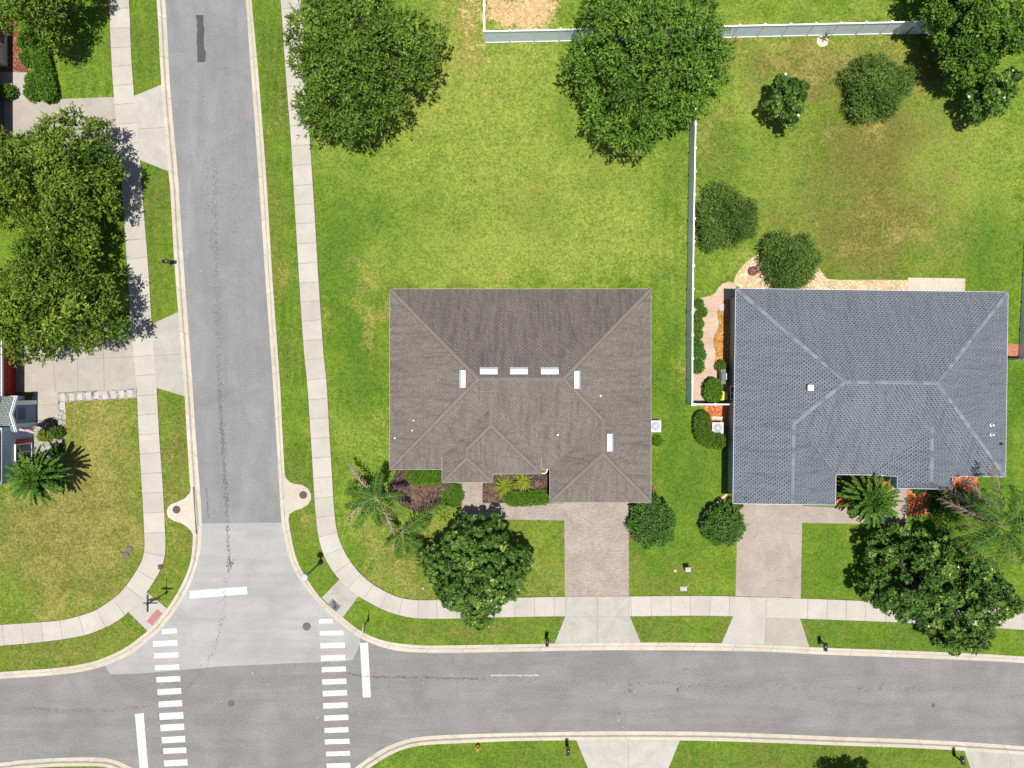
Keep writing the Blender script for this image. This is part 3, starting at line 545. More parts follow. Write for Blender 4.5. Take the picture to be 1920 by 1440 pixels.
# ------------------------------------------------------------------ pavements
def walk(name, Lp, Rp, z, sp, seed, mat='walk', forced=None, jw=0.018, edge=True):
    r = random.Random(seed); A, La = resample(catmull(Lp, 8), 400); B, Lb = resample(catmull(Rp, 8), 3000); k_ = ((A[:, None, :] - B[None]) ** 2).sum(2).argmin(1); k_ = np.maximum.accumulate(k_)
    k_ = np.convolve(np.pad(k_, 4, 'edge'), np.ones(9) / 9, 'valid').astype(int); B = B[k_]; Lm = (La + Lb) / 2 * PX
    js = [];
    if forced is not None: js = list(forced)
    else:
        s = 0.3
        while s < Lm: js.append(s / Lm); s += sp * r.uniform(.97, 1.03)
    d = jw / Lm; ts = sorted([(x, 0) for x in np.linspace(0, 1, 260) if all(abs(x - j) > 2.5 * d for j in js)] + [(j - d, 1) for j in js if j > d] + [(j + d, 0) for j in js])
    vs = []; fs = []; ms = []; sl = []; cur = r.random(); tt = np.linspace(0, 1, 400)
    es = 1.6 if edge else 0.0
    for x, _f in ts:
        a = np.array([np.interp(x, tt, A[:, k]) for k in (0, 1)]); b = np.array([np.interp(x, tt, B[:, k]) for k in (0, 1)]); u = (b - a) / np.linalg.norm(b - a)
        w1 = es * (0.5 + 0.5 * math.sin(x * 900 + seed) * math.sin(x * 317)); w2 = es * (0.5 + 0.5 * math.sin(x * 777 + seed) * math.sin(x * 411))
        for p, zz in ((a - u * (w1 + .3), z - .012), (a, z - .012), (a, z), (b, z), (b, z - .012), (b + u * (w2 + .3), z - .012)): vs.append((*G(*p), zz))
    n = 6
    for i in range(len(ts) - 1):
        j = ts[i][1] == 1
        if j: cur = r.random()
        for k in range(n - 1): fs.append((i * n + k, i * n + k + 1, (i + 1) * n + k + 1, (i + 1) * n + k)); ms.append(2 if k in (0, 4) else (1 if j and k == 2 else 0)); sl.append(cur)
    mb = MB(); mb.v = vs; mb.f = fs; mb.m = ms
    q = fs[2]; a, b, c = (Vector(vs[w]) for w in q[:3])
    if (b - a).cross(c - a).z < 0: mb.f = [f[::-1] for f in fs]
    return tag(mb.build(name, [M[mat], M['joint'], M['soil']], attr=('slab', sl)), kind='structure')
walk('sidewalk', [(170,-500),(188,-240),(205,0),(210,100),(215,180),(226,300),(231,360),(240,500),(247,610),(257,720),(262,820),(267,905),(271,975),(272.5,1018),(271,1038),(265,1056),(250,1081),(233,1104),(215,1121),(190,1138),(175,1146),(140,1157),(100,1164),(0,1171),(-250,1190),(-600,1216)],
     [(208,-500),(226,-240),(243,0),(247,100),(253,180),(264,300),(268,360),(279,500),(286,610),(294.5,720),(300,820),(306,905),(310,975),(311.5,1020),(310,1044),(304,1063),(292,1086),(276,1110),(258,1133),(242,1147),(222,1163),(195,1177),(160,1190),(100,1200),(0,1210),(-250,1229),(-600,1255)], ZW, 1.52, 5)
walk('sidewalk', [(478,-500),(503,-240),(527,0),(534,100),(540,180),(547,270),(552,360),(558,460),(564,560),(571,660),(577,720),(583,810),(588,890),(592,955),(597,1000),(605,1032),(618,1060),(640,1089),(671,1116),(690,1127),(710,1138),(740,1150),(780,1158),(840,1159),(960,1156),(1060,1154.5),(1180,1154.5),(1300,1153.5),(1375,1154.5),(1440,1156.5),(1530,1160),(1640,1164),(1700,1167),(1920,1180),(2200,1199),(2500,1219)],
     [(516,-500),(541,-240),(565,0),(571,100),(576,180),(582,270),(588,360),(594,460),(600,560),(607,660),(613,720),(618,810),(623,890),(627,955),(633,998),(642,1024),(656,1050),(678,1077),(700,1095),(720,1107),(745,1118),(770,1123.5),(800,1124.5),(860,1122),(960,1120),(1060,1118),(1180,1117.5),(1300,1116.5),(1375,1117.5),(1440,1120),(1530,1122.5),(1640,1127),(1700,1130),(1920,1143),(2200,1162),(2500,1182)], ZW + 0.004, 1.5, 6)
walk('sidewalk', [(740,1500),(800,1478),(900,1468),(1100,1466),(1500,1476),(1920,1494),(2400,1526)], [(760,1536),(815,1516),(905,1504),(1100,1503),(1500,1513),(1920,1531),(2400,1562)], ZW, 1.5, 7)
def slab(name, poly, z, mat, joints=(), edge=None, label=None, seed=0, thick=0.05):
    """paving slab with dark joint strips sunk as their own faces; a soil edge shows round it"""
    mb = MB(); P = [G(*p) for p in poly]; mb.prism(P, z - thick, z, 0)
    for (a, b) in joints:
        A, B = np.array(a, float), np.array(b, float); d = (B - A) / np.linalg.norm(B - A); n = np.array([-d[1], d[0]]) * 0.42
        mb.prism([G(*q) for q in (A - n, B - n, B + n, A + n)], z - .001, z + 0.003, 1)
    o = mb.build(name, [M[mat], M['joint']]); a = o.data.attributes.new('slab', 'FLOAT', 'FACE'); rr = random.Random(seed); v = rr.random(); a.data.foreach_set('value', [v] * len(o.data.polygons))
    return tag(o, label, kind='structure')
ZD = ZW - 0.006
# west side drives
slab('driveway', [(-20,190),(20,190.5),(110,187),(216,183),(228,303),(120,306),(-20,308)], ZD, 'drive', [((114,187),(117,306)),((20,246),(221,243)),((170,185),(173,200))], seed=1)
slab('driveway_apron', [(253,181),(304,160),(317.5,322),(264,301)], ZD, 'apron', [((260,243),(311,240))], seed=2)
slab('driveway', [(30,613),(160,612),(247,609),(258,728),(110,736),(52,735),(30,735)], ZD, 'drive', [((30,679),(255,669)),((146,612),(148,733)),((195,612),(197,730)),((102,676),(106,735))], seed=3)
slab('driveway_apron', [(286,608),(337,584.5),(349,743.5),(294.5,727)], ZD, 'apron', [((291,668),(342,664))], seed=4)
slab('path', [(66,734),(110,735),(111,784),(80,788),(66,788)], ZD + .004, 'drive', [((70,760),(110,759))], seed=5)
sheet('gravel_strip', [(110,738),(257,727),(258,746),(125,753),(125,790),(110,786)], ZL + .006, M['greyrock'], 'stuff', .03)
for i in range(8):
    x = 131 + i * 15.6; st_ = sheet('stepping_stone', [(x,738.5 - i),(x + 9.5,738 - i),(x + 10.5,750.5 - i * .9),(x + .8,751 - i * .9)], ZL + .03, M['flagstone'], None, .05, 'pale square stepping stone in the row set in grey gravel along the white concrete drive', 'stepping stone')
    tag(st_, group='stepping stones in the gravel strip by the drive')
for i in range(2):
    st_ = sheet('stepping_stone', [(114.5,738 + i * 16),(123.5,738 + i * 16),(124,752 + i * 17),(115,752 + i * 17)], ZL + .03, M['flagstone'], None, .05, ('pale stepping stone at the corner of the gravel strip beside the small entry path', 'pale stepping stone on the lawn side of the entry path, below the corner stone')[i], 'stepping stone')
    tag(st_, group='stepping stones in the gravel strip by the drive')
# front drives
slab('driveway', [(1057.5,935),(1178,935),(1179,1118),(1059,1119)], ZD - .004, 'paver', seed=6)
slab('path', [(868,896),(905,896),(905,943),(1060,943.5),(1060,975.5),(918,973),(866,973)], ZD - .008, 'paver', seed=7)
slab('driveway_apron', [(1060,1153.5),(1180,1153.5),(1201,1205),(1040,1205)], ZD, 'apron', [((1119.5,1153),(1119.5,1205)),((1060,1155),(1180,1155))], seed=8)
slab('sidewalk_crossing', [(1060,1117.6),(1179.5,1117.2),(1179.5,1155),(1060,1155)], ZW + .008, 'apron', [((1119.5,1117.5),(1119.5,1155)),((1060.5,1117.5),(1060.5,1155)),((1179,1117.5),(1179,1155))], seed=9)
slab('driveway', [(1383,930),(1504,930),(1500,1121),(1378,1119)], ZD - .004, 'paver_g', seed=10)
slab('path', [(1500,948),(1668,956),(1674,900),(1700,900),(1698,984),(1503,979.5)], ZD - .008, 'paver_g', seed=11)
slab('sidewalk_crossing', [(1378,1117.6),(1499,1121),(1499,1158.5),(1376,1154.8)], ZW + .008, 'walk', [((1435.5,1119),(1435,1157))], seed=12)
slab('driveway_apron', [(1374,1154.5),(1436,1156),(1433,1207.5),(1352.5,1205)], ZD, 'walk', seed=13)
slab('driveway_apron', [(1436,1156),(1499,1158.5),(1516,1212),(1433,1207.5)], ZD + .001, 'drive', [((1436,1157),(1433,1208))], seed=14)
slab('driveway_apron', [(1080,1386),(1274,1387),(1236,1480),(1120,1480)], ZD, 'apron', [((1178,1387),(1177,1480))], seed=15)
slab('driveway_apron', [(1806,1405),(2000,1418),(1960,1500),(1840,1500)], ZD, 'apron', [((1893,1411),(1893,1500))], seed=16)
slab('driveway', [(1112,1500),(1244,1500),(1244,1700),(1112,1700)], ZD, 'drive', seed=17)
slab('kerb_ramp', [(604,1120),(637,1086),(673,1117),(643,1157)], ZW + .002, 'apron', [((620,1112),(638,1111))], seed=18)
slab('kerb_ramp', [(243,1147),(277,1110),(316,1141),(279,1183)], ZW + .002, 'apron', seed=19)
sheet('tactile_paving', [(614.5,1133.5),(624.5,1121.5),(640,1136),(630.5,1147)], ZW + .008, M['tactile_w'], 'structure', .01)
sheet('tactile_paving', [(296,1141),(306.5,1149),(287,1172),(276,1163.5)], ZW + .008, M['tactile'], 'structure', .01)
slab('storm_inlet', [(357,908),(360,914),(357,924),(348,934),(335,940),(322,945),(315.5,952),(314,960),(317,969),(327,976),(340,979.5),(352,987),(361,996),(363.5,1004),(367,1002),(367,960),(361,908)], 0.138, 'kerb', seed=20, thick=.1)
slab('storm_inlet', [(534,888),(537.5,896),(544,903),(553,907),(567,908.5),(578,915),(584,926),(584,936),(578,946),(566,953),(553,957),(544,963),(542,973),(538,973),(531,888)], 0.138, 'kerb', seed=21, thick=.1)
mb = MB(); mb.prism([G(*q) for q in ((363.2,912),(365.2,912),(370.4,1000),(368.6,1000))], 0.06, 0.141); tag(mb.build('inlet_shade_bar', M['black']), kind='structure')  # solid black bar, the shade inside the inlet opening put in as colour
# rear and side hard surfaces of the grey house
slab('patio', [(1701,521),(1808,522.5),(1807,552),(1701,552)], ZD, 'patio', seed=22)
# beds
def bed(name, poly, mat, z=ZL + .008, smooth=False, kind='stuff'):
    if smooth: poly = [tuple(q) for q in catmull(poly + [poly[0]], 5)[:-1]]
    return sheet(name, poly, z, M[mat], kind, .04)
bed('gravel_bed', [(1398,545),(1374,533),(1378,519),(1385,507),(1395,495),(1408,484),(1422,477),(1440,473),(1470,470),(1500,474),(1520,490),(1533,500),(1541,513),(1550,523.5),(1575,525.5),(1640,525),(1702,525.5),(1702,556),(1550,556)], 'tanrock')
bed('side_path', [(1300,566),(1312,559),(1332,555),(1341,549),(1346,540),(1354,532),(1366,528),(1378,532),(1380,560),(1368,562),(1356,564),(1348,573),(1344.5,585),(1345,595),(1347,607),(1345,617),(1339,629),(1336.5,640),(1338.5,650),(1341,660),(1340.5,673),(1340,690),(1346,700),(1356,712),(1330,722),(1296,722),(1297,640)], 'brickpave', ZL + .010, kind='structure')
bed('side_path_pad', [(1296,716),(1332,714),(1370,716),(1370,757),(1294,757)], 'brickpave', ZL + .006, kind='structure')
bed('rust_gravel_bed', [(1362,561),(1354,566),(1347,576),(1345.5,586),(1348,608),(1345,618),(1340,630),(1338,641),(1340,652),(1341.5,662),(1341,680),(1358,690),(1372,690),(1373,562)], 'rust', ZL + .012)
bed('orange_mulch_bed', [(1322,759),(1372,759),(1370,800),(1336,792),(1330,780),(1318,770)], 'mulch_o', ZL + .006)
mbk = MB(); pth = catmull([(1362,926),(1352,934),(1338,945),(1325,955),(1317,968),(1314,982),(1317,996),(1326,1006)], 5)
for i in range(len(pth) - 1):
    a, b = pth[i], pth[i + 1]; d = (b - a) / np.linalg.norm(b - a); n = np.array([-d[1], d[0]]) * 1.7; mbk.prism([G(*q) for q in (a - n, b - n, b + n, a + n)], .05, ZL + .07)
tag(mbk.build('bed_edging', M['edging']), 'pale curved concrete edging round the clipped bush by the grey house', 'edging')
bed('mulch_bed', [(1317,985),(1318,968),(1327,957),(1344,945),(1360,930),(1380,945),(1382,1010),(1340,1012),(1322,1000)], 'mulch_o', ZL + .009)
bed('mulch_bed', [(1179,902),(1222,902),(1236,960),(1230,1000),(1206,1012),(1184,1012),(1180,1011)], 'mulch_r', ZL + .006)
bed('mulch_bed', [(742,880),(740,890),(734,902),(730,915),(733,930),(748,943),(765,955),(790,962),(812,955),(826,944),(830,905),(868,905),(868,880)], 'mulch_d', ZL + .006)
bed('mulch_bed', [(905,892),(1032,884),(1032,925),(985,930),(960,942),(905,942)], 'mulch_d', ZL + .006)
bed('orange_mulch_bed', [(1700,905),(1748,905),(1745,940),(1738,966),(1700,965)], 'mulch_o', ZL + .007)
bed('orange_mulch_bed', [(1560,885),(1676,890),(1672,950),(1565,950)], 'mulch_o', ZL + .005)
bed('orange_mulch_bed', [(1770,888),(1832,888),(1832,918),(1812,924),(1770,922)], 'mulch_o', ZL + .010)
sheet('brick_pad', [(1886,645),(1912,645),(1910,674),(1886,674)], ZL + .012, M['redbrick'], 'structure', .04)
bed('pebble_bed', [(66,786),(82,787),(110,785),(125,789),(124,852),(108,866),(66,866)], 'greyrock', ZL + .006)
bed('gravel_patch', [(62,734),(90,735),(90,765),(62,765)], 'greyrock', ZL + .004)
bed('red_mulch_bed', [(8,20),(34,40),(36,70),(42,100),(50,124),(58,136),(20,136),(8,130)], 'mulch_r', ZL + .006)
slab('path', [(2,136),(56,137),(58,192),(2,192)], ZD - .004, 'drive', seed=24)
slab('tree_ring_pad', [(1541 + 11 * math.cos(i * .3927), 78 + 11 * math.sin(i * .3927)) for i in range(16)], ZL + .012, 'edging', seed=25)
# ------------------------------------------------------------------ houses
ZE = 2.9; SE_ = F / (H - ZE); PITCH = 0.4167
def eave_map(fn=None):
    def f(u, v, h=0.0):
        if fn: u, v = fn(u, v)
        return Vector(((u - 960) / SE_, (720 - v) / SE_, ZE + h / SE_ * PITCH))
    return f
def roof_mesh(parent, U, faces, mats, eaves, name='roof'):
    """faces: (material index, [(u,v,h)...]); shingle uv in metres; eaves: edges with a fascia drop"""
    mb = MB()
    for mi, poly in faces:
        P = [U(*p) for p in poly]; n = Vector((0, 0, 0))
        for i in range(len(P)): n += P[i].cross(P[(i + 1) % len(P)])
        if n.z < 0: P = P[::-1]; n = -n
        n.normalize(); e = Vector((0, 0, 1)).cross(n); e = e.normalized() if e.length > 1e-4 else Vector((1, 0, 0)); s = n.cross(e)
        mb.add(P, [tuple(range(len(P)))], mi, [[(p.dot(e), p.dot(s)) for p in P]])
    o = mb.build(name, mats, parent)
    fb = MB()
    for a, b, drop in eaves:
        A, B = U(*a), U(*b); d = (B - A).normalized(); nn = d.cross(Vector((0, 0, 1))).normalized() * 0.03
        vs = [A + nn * .6, B + nn * .6, B + nn * .6 - Vector((0, 0, drop)), A + nn * .6 - Vector((0, 0, drop)), A - nn, B - nn, B - nn - Vector((0, 0, drop)), A - nn - Vector((0, 0, drop))]
        for q in (0, 1, 4, 5): vs[q] = vs[q] - Vector((0, 0, .004))
        fb.add(vs, [(0, 1, 5, 4), (0, 3, 2, 1), (4, 5, 6, 7), (3, 7, 6, 2), (0, 4, 7, 3), (1, 2, 6, 5)])
    return o, fb
def cap(parent, U, lines, mat, w=0.14, name='ridge_cap', lift=0.0):
    mb = MB()
    for a, b in lines:
        A, B = U(*a) + Vector((0, 0, lift)), U(*b) + Vector((0, 0, lift)); d = B - A; L = d.length; d.normalize(); n = d.cross(Vector((0, 0, 1))).normalized(); up = n.cross(d).normalized()
        if up.z < 0: up = -up
        k = 0.55 if abs(d.z) < .05 else 0.36
        def row(P): return [P - n * w - up * (w * k - .035), P - n * w * .5 - up * (w * .5 * k - .045), P + up * .06, P + n * w * .5 - up * (w * .5 * k - .045), P + n * w - up * (w * k - .035), P + n * (w + .005) - up * (w * k + .05), P - n * (w + .005) - up * (w * k + .05)]
        vs = row(A) + row(B); uvs = []
        fs = [(i, i + 1, 8 + i, 7 + i) for i in range(4)] + [(4, 5, 12, 11), (6, 0, 7, 13), (0, 4, 3, 2, 1), (7, 8, 9, 10, 11)]
        uv = [[(0, 0), (0, 1), (L, 1), (L, 0)]] * 6 + [[(0, 0)] * 5, [(L, 0)] * 5]
        mb.add(vs, fs, 0, uv)
    return mb.build(name, mat, parent)
def walls(parent, U, poly, zt, mat, name='wall'):
    mb = MB(); P = [U(*p) for p in poly]; mb.prism([(p.x, p.y) for p in P], -0.02, zt); return mb.build(name, mat, parent)
def ridge_vent(parent, px, py, z, w, l, horiz):
    """metal off-ridge vent: sloping hood with a grey open lip on its downhill side"""
    c = P3(px, py, z); mb = MB(); s = F / (H - z); a, b = w / s, l / s
    dn = Vector((0, 1, 0)) if horiz else Vector((1 if px > 960 else -1, 0, 0)); al_ = Vector((1, 0, 0)) if horiz else Vector((0, 1, 0)); up = Vector((0, 0, 1))
    def q(u, v, zz): return c + al_ * u * a / 2 + dn * v * b / 2 + up * zz
    vs = [q(-1, -1, .22), q(1, -1, .22), q(1, .25, .20), q(-1, .25, .20), q(-1, -1, -.25), q(1, -1, -.25), q(1, .25, -.25), q(-1, .25, -.25)]
    mb.add(vs, [(0, 1, 2, 3), (0, 4, 5, 1), (1, 5, 6, 2), (2, 6, 7, 3), (3, 7, 4, 0)])
    o = mb.build('roof_vent', M['galv'], parent); lp = MB(); e = 1.06
    vs = [q(-e, .25, .13), q(e, .25, .13), q(e, 1, .02), q(-e, 1, .02), q(-e, .25, -.3), q(e, .25, -.3), q(e, 1, -.3), q(-e, 1, -.3)]
    lp.add(vs, [(0, 1, 2, 3), (0, 4, 5, 1), (1, 5, 6, 2), (2, 6, 7, 3), (3, 7, 4, 0)]); lp.build('lip', M['vent_lip'], parent); return o
def pipe(parent, px, py, z, mat='white', r=.05):
    c = P3(px, py, z); mb = MB(); mb.lathe([(r * 2.2, -.3), (r * 2.0, .03), (r, .06), (r, .3)], c, 10); return mb.build('vent_pipe', M[mat], parent)
def window(parent, c, w, h, axis, mat='white', name='window', panes=2):
    """axis: outward normal of the wall as a 2-D vector"""
    nx_, ny_ = axis; rot = math.atan2(ny_, nx_) + math.pi / 2; fr = MB(); t = .09; c = Vector(c); R = Matrix.Rotation(rot, 3, 'Z')
    for x, z, a, b in ((0, h / 2 - t / 2, w, t), (0, -h / 2 + t / 2, w, t), (-w / 2 + t / 2, 0, t, h - 2 * t), (w / 2 - t / 2, 0, t, h - 2 * t)) + (((0, 0, .05, h - 2 * t),) if panes > 1 else ()):
        fr.box(c + R @ Vector((x, -.03, z)), (a, .10, b), rot)
    f = fr.build(name, M[mat], parent); p = MB().box(c + R @ Vector((0, -.005, 0)), (w - t, .03, h - t), rot).build('pane', M['glass'], f); return f
def panel_door(parent, c, w, h, axis, mat, name='garage_door', rows=4):
    rot = math.atan2(axis[1], axis[0]) + math.pi / 2; R = Matrix.Rotation(rot, 3, 'Z'); c = Vector(c); mb = MB()
    for i in range(rows):
        for k in range(4 if w > 2 else 1):
            n = 4 if w > 2 else 1; ww = w / n; hh = h / rows
            mb.box(c + R @ Vector((-w / 2 + ww * (k + .5), -.03, -h / 2 + hh * (i + .5))), (ww * .86, .05, hh * .84), rot)
    mb.box(c, (w, .05, h), rot); return mb.build(name, M[mat], parent)

# ---- brown house
bh = thing('brown_house', 'single storey house with a weathered brown hip roof and five white vents round its ridge', 'house', (*G(975, 720), 0))
U = eave_map(); k0 = 25
rf = [(1, [(731,542,0),(1220.5,542,0),(1051.5,711,169),(900,711,169)]), (0, [(731,542,0),(900,711,169),(731,880,0)]),
      (0, [(1220.5,542,0),(1220.5,942,0),(1125.75,847.25,94.75),(1125.75,785.25,94.75),(1051.5,711,169)]),
      (0, [(731,880,0),(900,711,169),(1051.5,711,169),(1125.75,785.25,94.75),(1031,880,0)]),
      (2, [(1031,942,0),(1031,880,0),(1125.75,785.25,94.75),(1125.75,847.25,94.75)]), (0, [(1031,942,0),(1125.75,847.25,94.75),(1220.5,942,0)]),
      (2, [(830,903,k0),(877,856,k0 + 47),(877,840,k0 + 47),(922,795,k0 + 92),(922,763,k0 + 92),(830,855,k0)]),
      (0, [(1014,887,k0),(922,795,k0 + 92),(922,763,k0 + 92),(1014,855,k0)]), (0, [(1014,887,k0),(924,887,k0),(877,840,k0 + 47),(922,795,k0 + 92)]),
      (0, [(877,840,k0 + 47),(877,856,k0 + 47),(924,903,k0),(924,887,k0)]), (0, [(830,903,k0),(877,856,k0 + 47),(924,903,k0)])]
ev = [((731,542,0),(1220.5,542,0),.2),((731,880,0),(731,542,0),.2),((1220.5,542,0),(1220.5,942,0),.2),((1220.5,942,0),(1031,942,0),.2),((1031,942,0),(1031,880,0),.2),((1031,880,0),(731,880,0),.2),
      ((924,903,k0),(830,903,k0),.6),((830,903,k0),(830,855,k0),.45),((924,887,k0),(924,903,k0),.6),((1014,887,k0),(924,887,k0),.6),((1014,855,k0),(1014,887,k0),.45)]
rb, fb = roof_mesh(bh, U, rf, [M['shingle_b'], M['shingle_n'], M['shingle_m']], ev)
fb.build('fascia', simple("brown_fascia", (0.19, 0.165, 0.15), 0.6, .05), bh)
so_ = MB().prism([tuple(U(*p).xy) for p in ((733,544),(1218.5,544),(1218.5,940),(1033,940),(1033,878),(733,878))], ZE - .19, ZE - .16).build('soffit', M['white'], bh)
walls(bh, U, [(742,553),(1209,553),(1209,931),(1042,931),(1042,868),(1003,868),(1003,876),(935,876),(935,868),(742,868)], ZE - .17, M['stucco_b'])
for x in (838, 916): c = U(x, 896); MB().box((c.x, c.y, 1.35), (.3, .3, 2.75)).build('porch_column', M['stucco_b'], bh)
BL_ = [((731,542,0),(900,711,169)),((1220.5,542,0),(1051.5,711,169)),((900,711,169),(1051.5,711,169)),((731,880,0),(900,711,169)),((1051.5,711,169),(1125.75,785.25,94.75)),((1125.75,785.25,94.75),(1125.75,847.25,94.75)),((1031,942,0),(1125.75,847.25,94.75)),((1220.5,942,0),(1125.75,847.25,94.75)),
       ((922,763,k0 + 92),(922,795,k0 + 92)),((922,795,k0 + 92),(877,840,k0 + 47)),((1014,887,k0),(922,795,k0 + 92)),((877,840,k0 + 47),(877,856,k0 + 47)),((830,903,k0),(877,856,k0 + 47)),((924,903,k0),(877,856,k0 + 47))]
cap(rb, U, BL_, M['ridge_n'], .165, name='ridge_edge_strip', lift=-.022)  # wider dark strip under the cap, leaves a dark line each side
cap(rb, U, BL_, M['ridge_b'], .125)
for px_ in (916.5, 973, 1030.5): ridge_vent(rb, px_, 695, 5.32, 32, 13, True)
for px_, py_ in ((867, 710.5), (1082.5, 712), (1144, 829.5)): ridge_vent(rb, px_, py_, 5.22 if py_ < 800 else 4.25, 32, 11.5, False)
for px_, py_, z_ in ((776,788,3.65),(774,807,3.6),(741,821,3.1),(1046,815,4.15),(1126,742,4.55)): pipe(rb, px_, py_, z_, 'galv', r=.034)
dsp = MB(); c0 = U(1020, 882); dsp.tube([c0 + Vector((-.28, .0, .05)), c0 + Vector((-.24, -.14, .07)), c0 + Vector((-.1, -.22, .08)), c0 + Vector((.08, -.2, .08)), c0 + Vector((.2, -.08, .08)), c0 + Vector((.24, .1, .06))], .04, 8)
dsp.build('gutter_elbow', M['white'], bh)
panel_door(bh, (U(1125.75, 931).x, U(0, 931).y - .03, 1.12), 4.9, 2.2, (0, -1), 'white')
panel_door(bh, (U(882, 868).x, U(0, 868).y - .03, 1.15), 1.1, 2.2, (0, -1), 'red', 'front_door', 3)
window(bh, (U(785, 868).x, U(0, 868).y - .02, 1.5), 1.8, 1.4, (0, -1)); window(bh, (U(968, 876).x, U(0, 876).y - .02, 1.5), 1.6, 1.4, (0, -1))

# ---- grey house
gh = thing('grey_house', 'single storey house with a blue grey dotted shingle roof and a front garage gable', 'house', (*G(1630, 730), 0))
al = 0.0135; ca, sa = math.cos(al), math.sin(al)
U = eave_map(lambda u, v: (1380 + u * ca - v * sa, 541 + u * sa + v * ca))
GR = [(0, [(0,0,0),(510,0,0),(337,173,173),(173,173,173)]), (0, [(0,0,0),(173,173,173),(96,250,96),(96,396,96),(0,403,0)]), (0, [(510,0,0),(510,346,0),(337,173,173)]),
      (0, [(173,173,173),(337,173,173),(510,346,0),(192,346,0),(96,250,96)]), (0, [(192,403,0),(96,396,96),(96,250,96),(192,346,0)]), (0, [(0,403,0),(192,403,0),(96,396,96)]),
      (0, [(349,253,93),(256,346,0),(298,346,42),(298,368,42),(349,353,93)]), (0, [(349,253,93),(442,346,0),(400,346,42),(400,368,42),(349,353,93)]), (0, [(298,368,42),(400,368,42),(349,353,93)])]
ev = [((0,0,0),(510,0,0),.2),((0,403,0),(0,0,0),.2),((510,0,0),(510,346,0),.2),((510,346,0),(192,346,0),.2),((192,346,0),(192,403,0),.2),((192,403,0),(0,403,0),.2),
      ((298,346,42),(298,368,42),.75),((400,368,42),(298,368,42),.5),((400,346,42),(400,368,42),.75),((256,346,0.5),(298,346,42),.3),((400,346,42),(442,346,.5),.3)]
rg, fb = roof_mesh(gh, U, GR, [M['shingle_g']], ev)
fb.build('fascia', simple("pale_fascia", (0.36, 0.38, 0.42), 0.5, .05), gh)
MB().prism([tuple(U(*p).xy) for p in ((2,2),(508,2),(508,344),(190,344),(190,401),(2,401))], ZE - .19, ZE - .16).build('soffit', M['white'], gh)
walls(gh, U, [(11,11),(499,11),(499,335),(181,335),(181,392),(11,392)], ZE - .17, M['stucco_o'])
GL_ = [((0,0,0),(173,173,173)),((173,173,173),(337,173,173)),((510,0,0),(337,173,173)),((510,346,0),(337,173,173)),((173,173,173),(96,250,96)),((96,250,96),(96,395,96)),((349,253,93),(349,350,93))]
M['ridge_ge'] = simple("grey_ridge_edge", (0.035, 0.038, 0.05), 0.9, .1)
for g_ in GL_[1:2] + GL_[5:]: cap(rg, U, [g_], M['ridge_ge'], .15, name='ridge_edge_strip', lift=-.022)  # dark strip showing as a line along both cap edges
cap(rg, U, GL_, M['ridge_g'], .12)
c = P3(1518.5, 727, 4.98); MB().box(c, (.34, .34, .26), -al).box(c + Vector((0, 0, .15)), (.4, .4, .04), -al).build('roof_vent', M['white'], rg)
for px_, py_, z_, m_ in ((1858,797,3.65,'white'),(1858,815,3.65,'white'),(1876,832,3.2,'black'),(1568,838,3.6,'black')): pipe(rg, px_, py_, z_, m_, .055)
panel_door(gh, (U(96, 392).x, U(96, 392).y - .03, 1.12), 4.9, 2.2, (sa, -ca), 'white')
cw = U(11, 196); window(gh, (cw.x - .02, cw.y, 1.35), 1.1, 1.3, (-ca, -sa)); cw = U(11, 309); lm = MB().box((cw.x - .12, cw.y, 1.95), (.2, .14, .2)); lm.build('wall_lamp', M['white'], gh)
for u_ in (304, 394): c = U(u_, 358); MB().box((c.x, c.y, 1.5), (.3, .3, 3.0)).build('porch_column', M['stucco_w'], gh)

# ---- blue house at the west edge (red garage door)
bx = lambda px: (px - 960) * PX
by = lambda py: (720 - py) * PX
blu = thing('blue_house', 'pale blue house with a red garage door, red shutters and a small gabled entry', 'house', (bx(20), by(800), 0))
X0 = bx(63); Xg = bx(30); Xt = bx(70)
w = MB(); w.prism([(X0, by(797)), (X0 - 11, by(797)), (X0 - 11, by(896)), (X0, by(896))], 0, 3.5); w.prism([(Xg, by(640)), (Xg - 10, by(640)), (Xg - 10, by(742)), (Xg, by(742))], 0, 2.7)
w.prism([(X0 - .6, by(742)), (X0 - 9, by(742)), (X0 - 9, by(797)), (X0 - .6, by(797))], 0, 2.9); w.build('wall', M['stucco_bl'], blu)
w = MB(); w.prism([(Xt, by(752)), (Xt - 1.2, by(752)), (Xt - 1.2, by(797)), (Xt, by(797))], 0, 2.42); w.build('entry_wall', simple("slate_blue_stucco", (0.16, 0.20, 0.30), .9, .05), blu)
w = MB()
for y0 in (750.5, 791.5): w.box((Xt - .3, by(y0 + 3.5), 1.21), (.75, .31, 2.46))
w.box((X0 + .012, by(846), 3.44), (.05, 4.0, .12)); w.build('corner_trim', M['white'], blu)
g = MB(); zt = 2.50; xr = Xt + .12; ym = by(774)
y1, y2 = by(742), by(806); apx = 3.05
g.add([(xr, y1, zt), (xr - 4.2, y1, zt), (xr - 4.2, ym, apx), (xr, ym, apx)], [(0, 3, 2, 1)], 0, [[(0, 0), (0, 1.5), (4, 1.5), (4, 0)]])
g.add([(xr, y2, zt), (xr - 4.2, y2, zt), (xr - 4.2, ym, apx), (xr, ym, apx)], [(0, 1, 2, 3)], 0, [[(0, 0), (4, 0), (4, 1.5), (0, 1.5)]])
eg = g.build('entry_roof', M['shingle_t'], blu)
rk = MB()
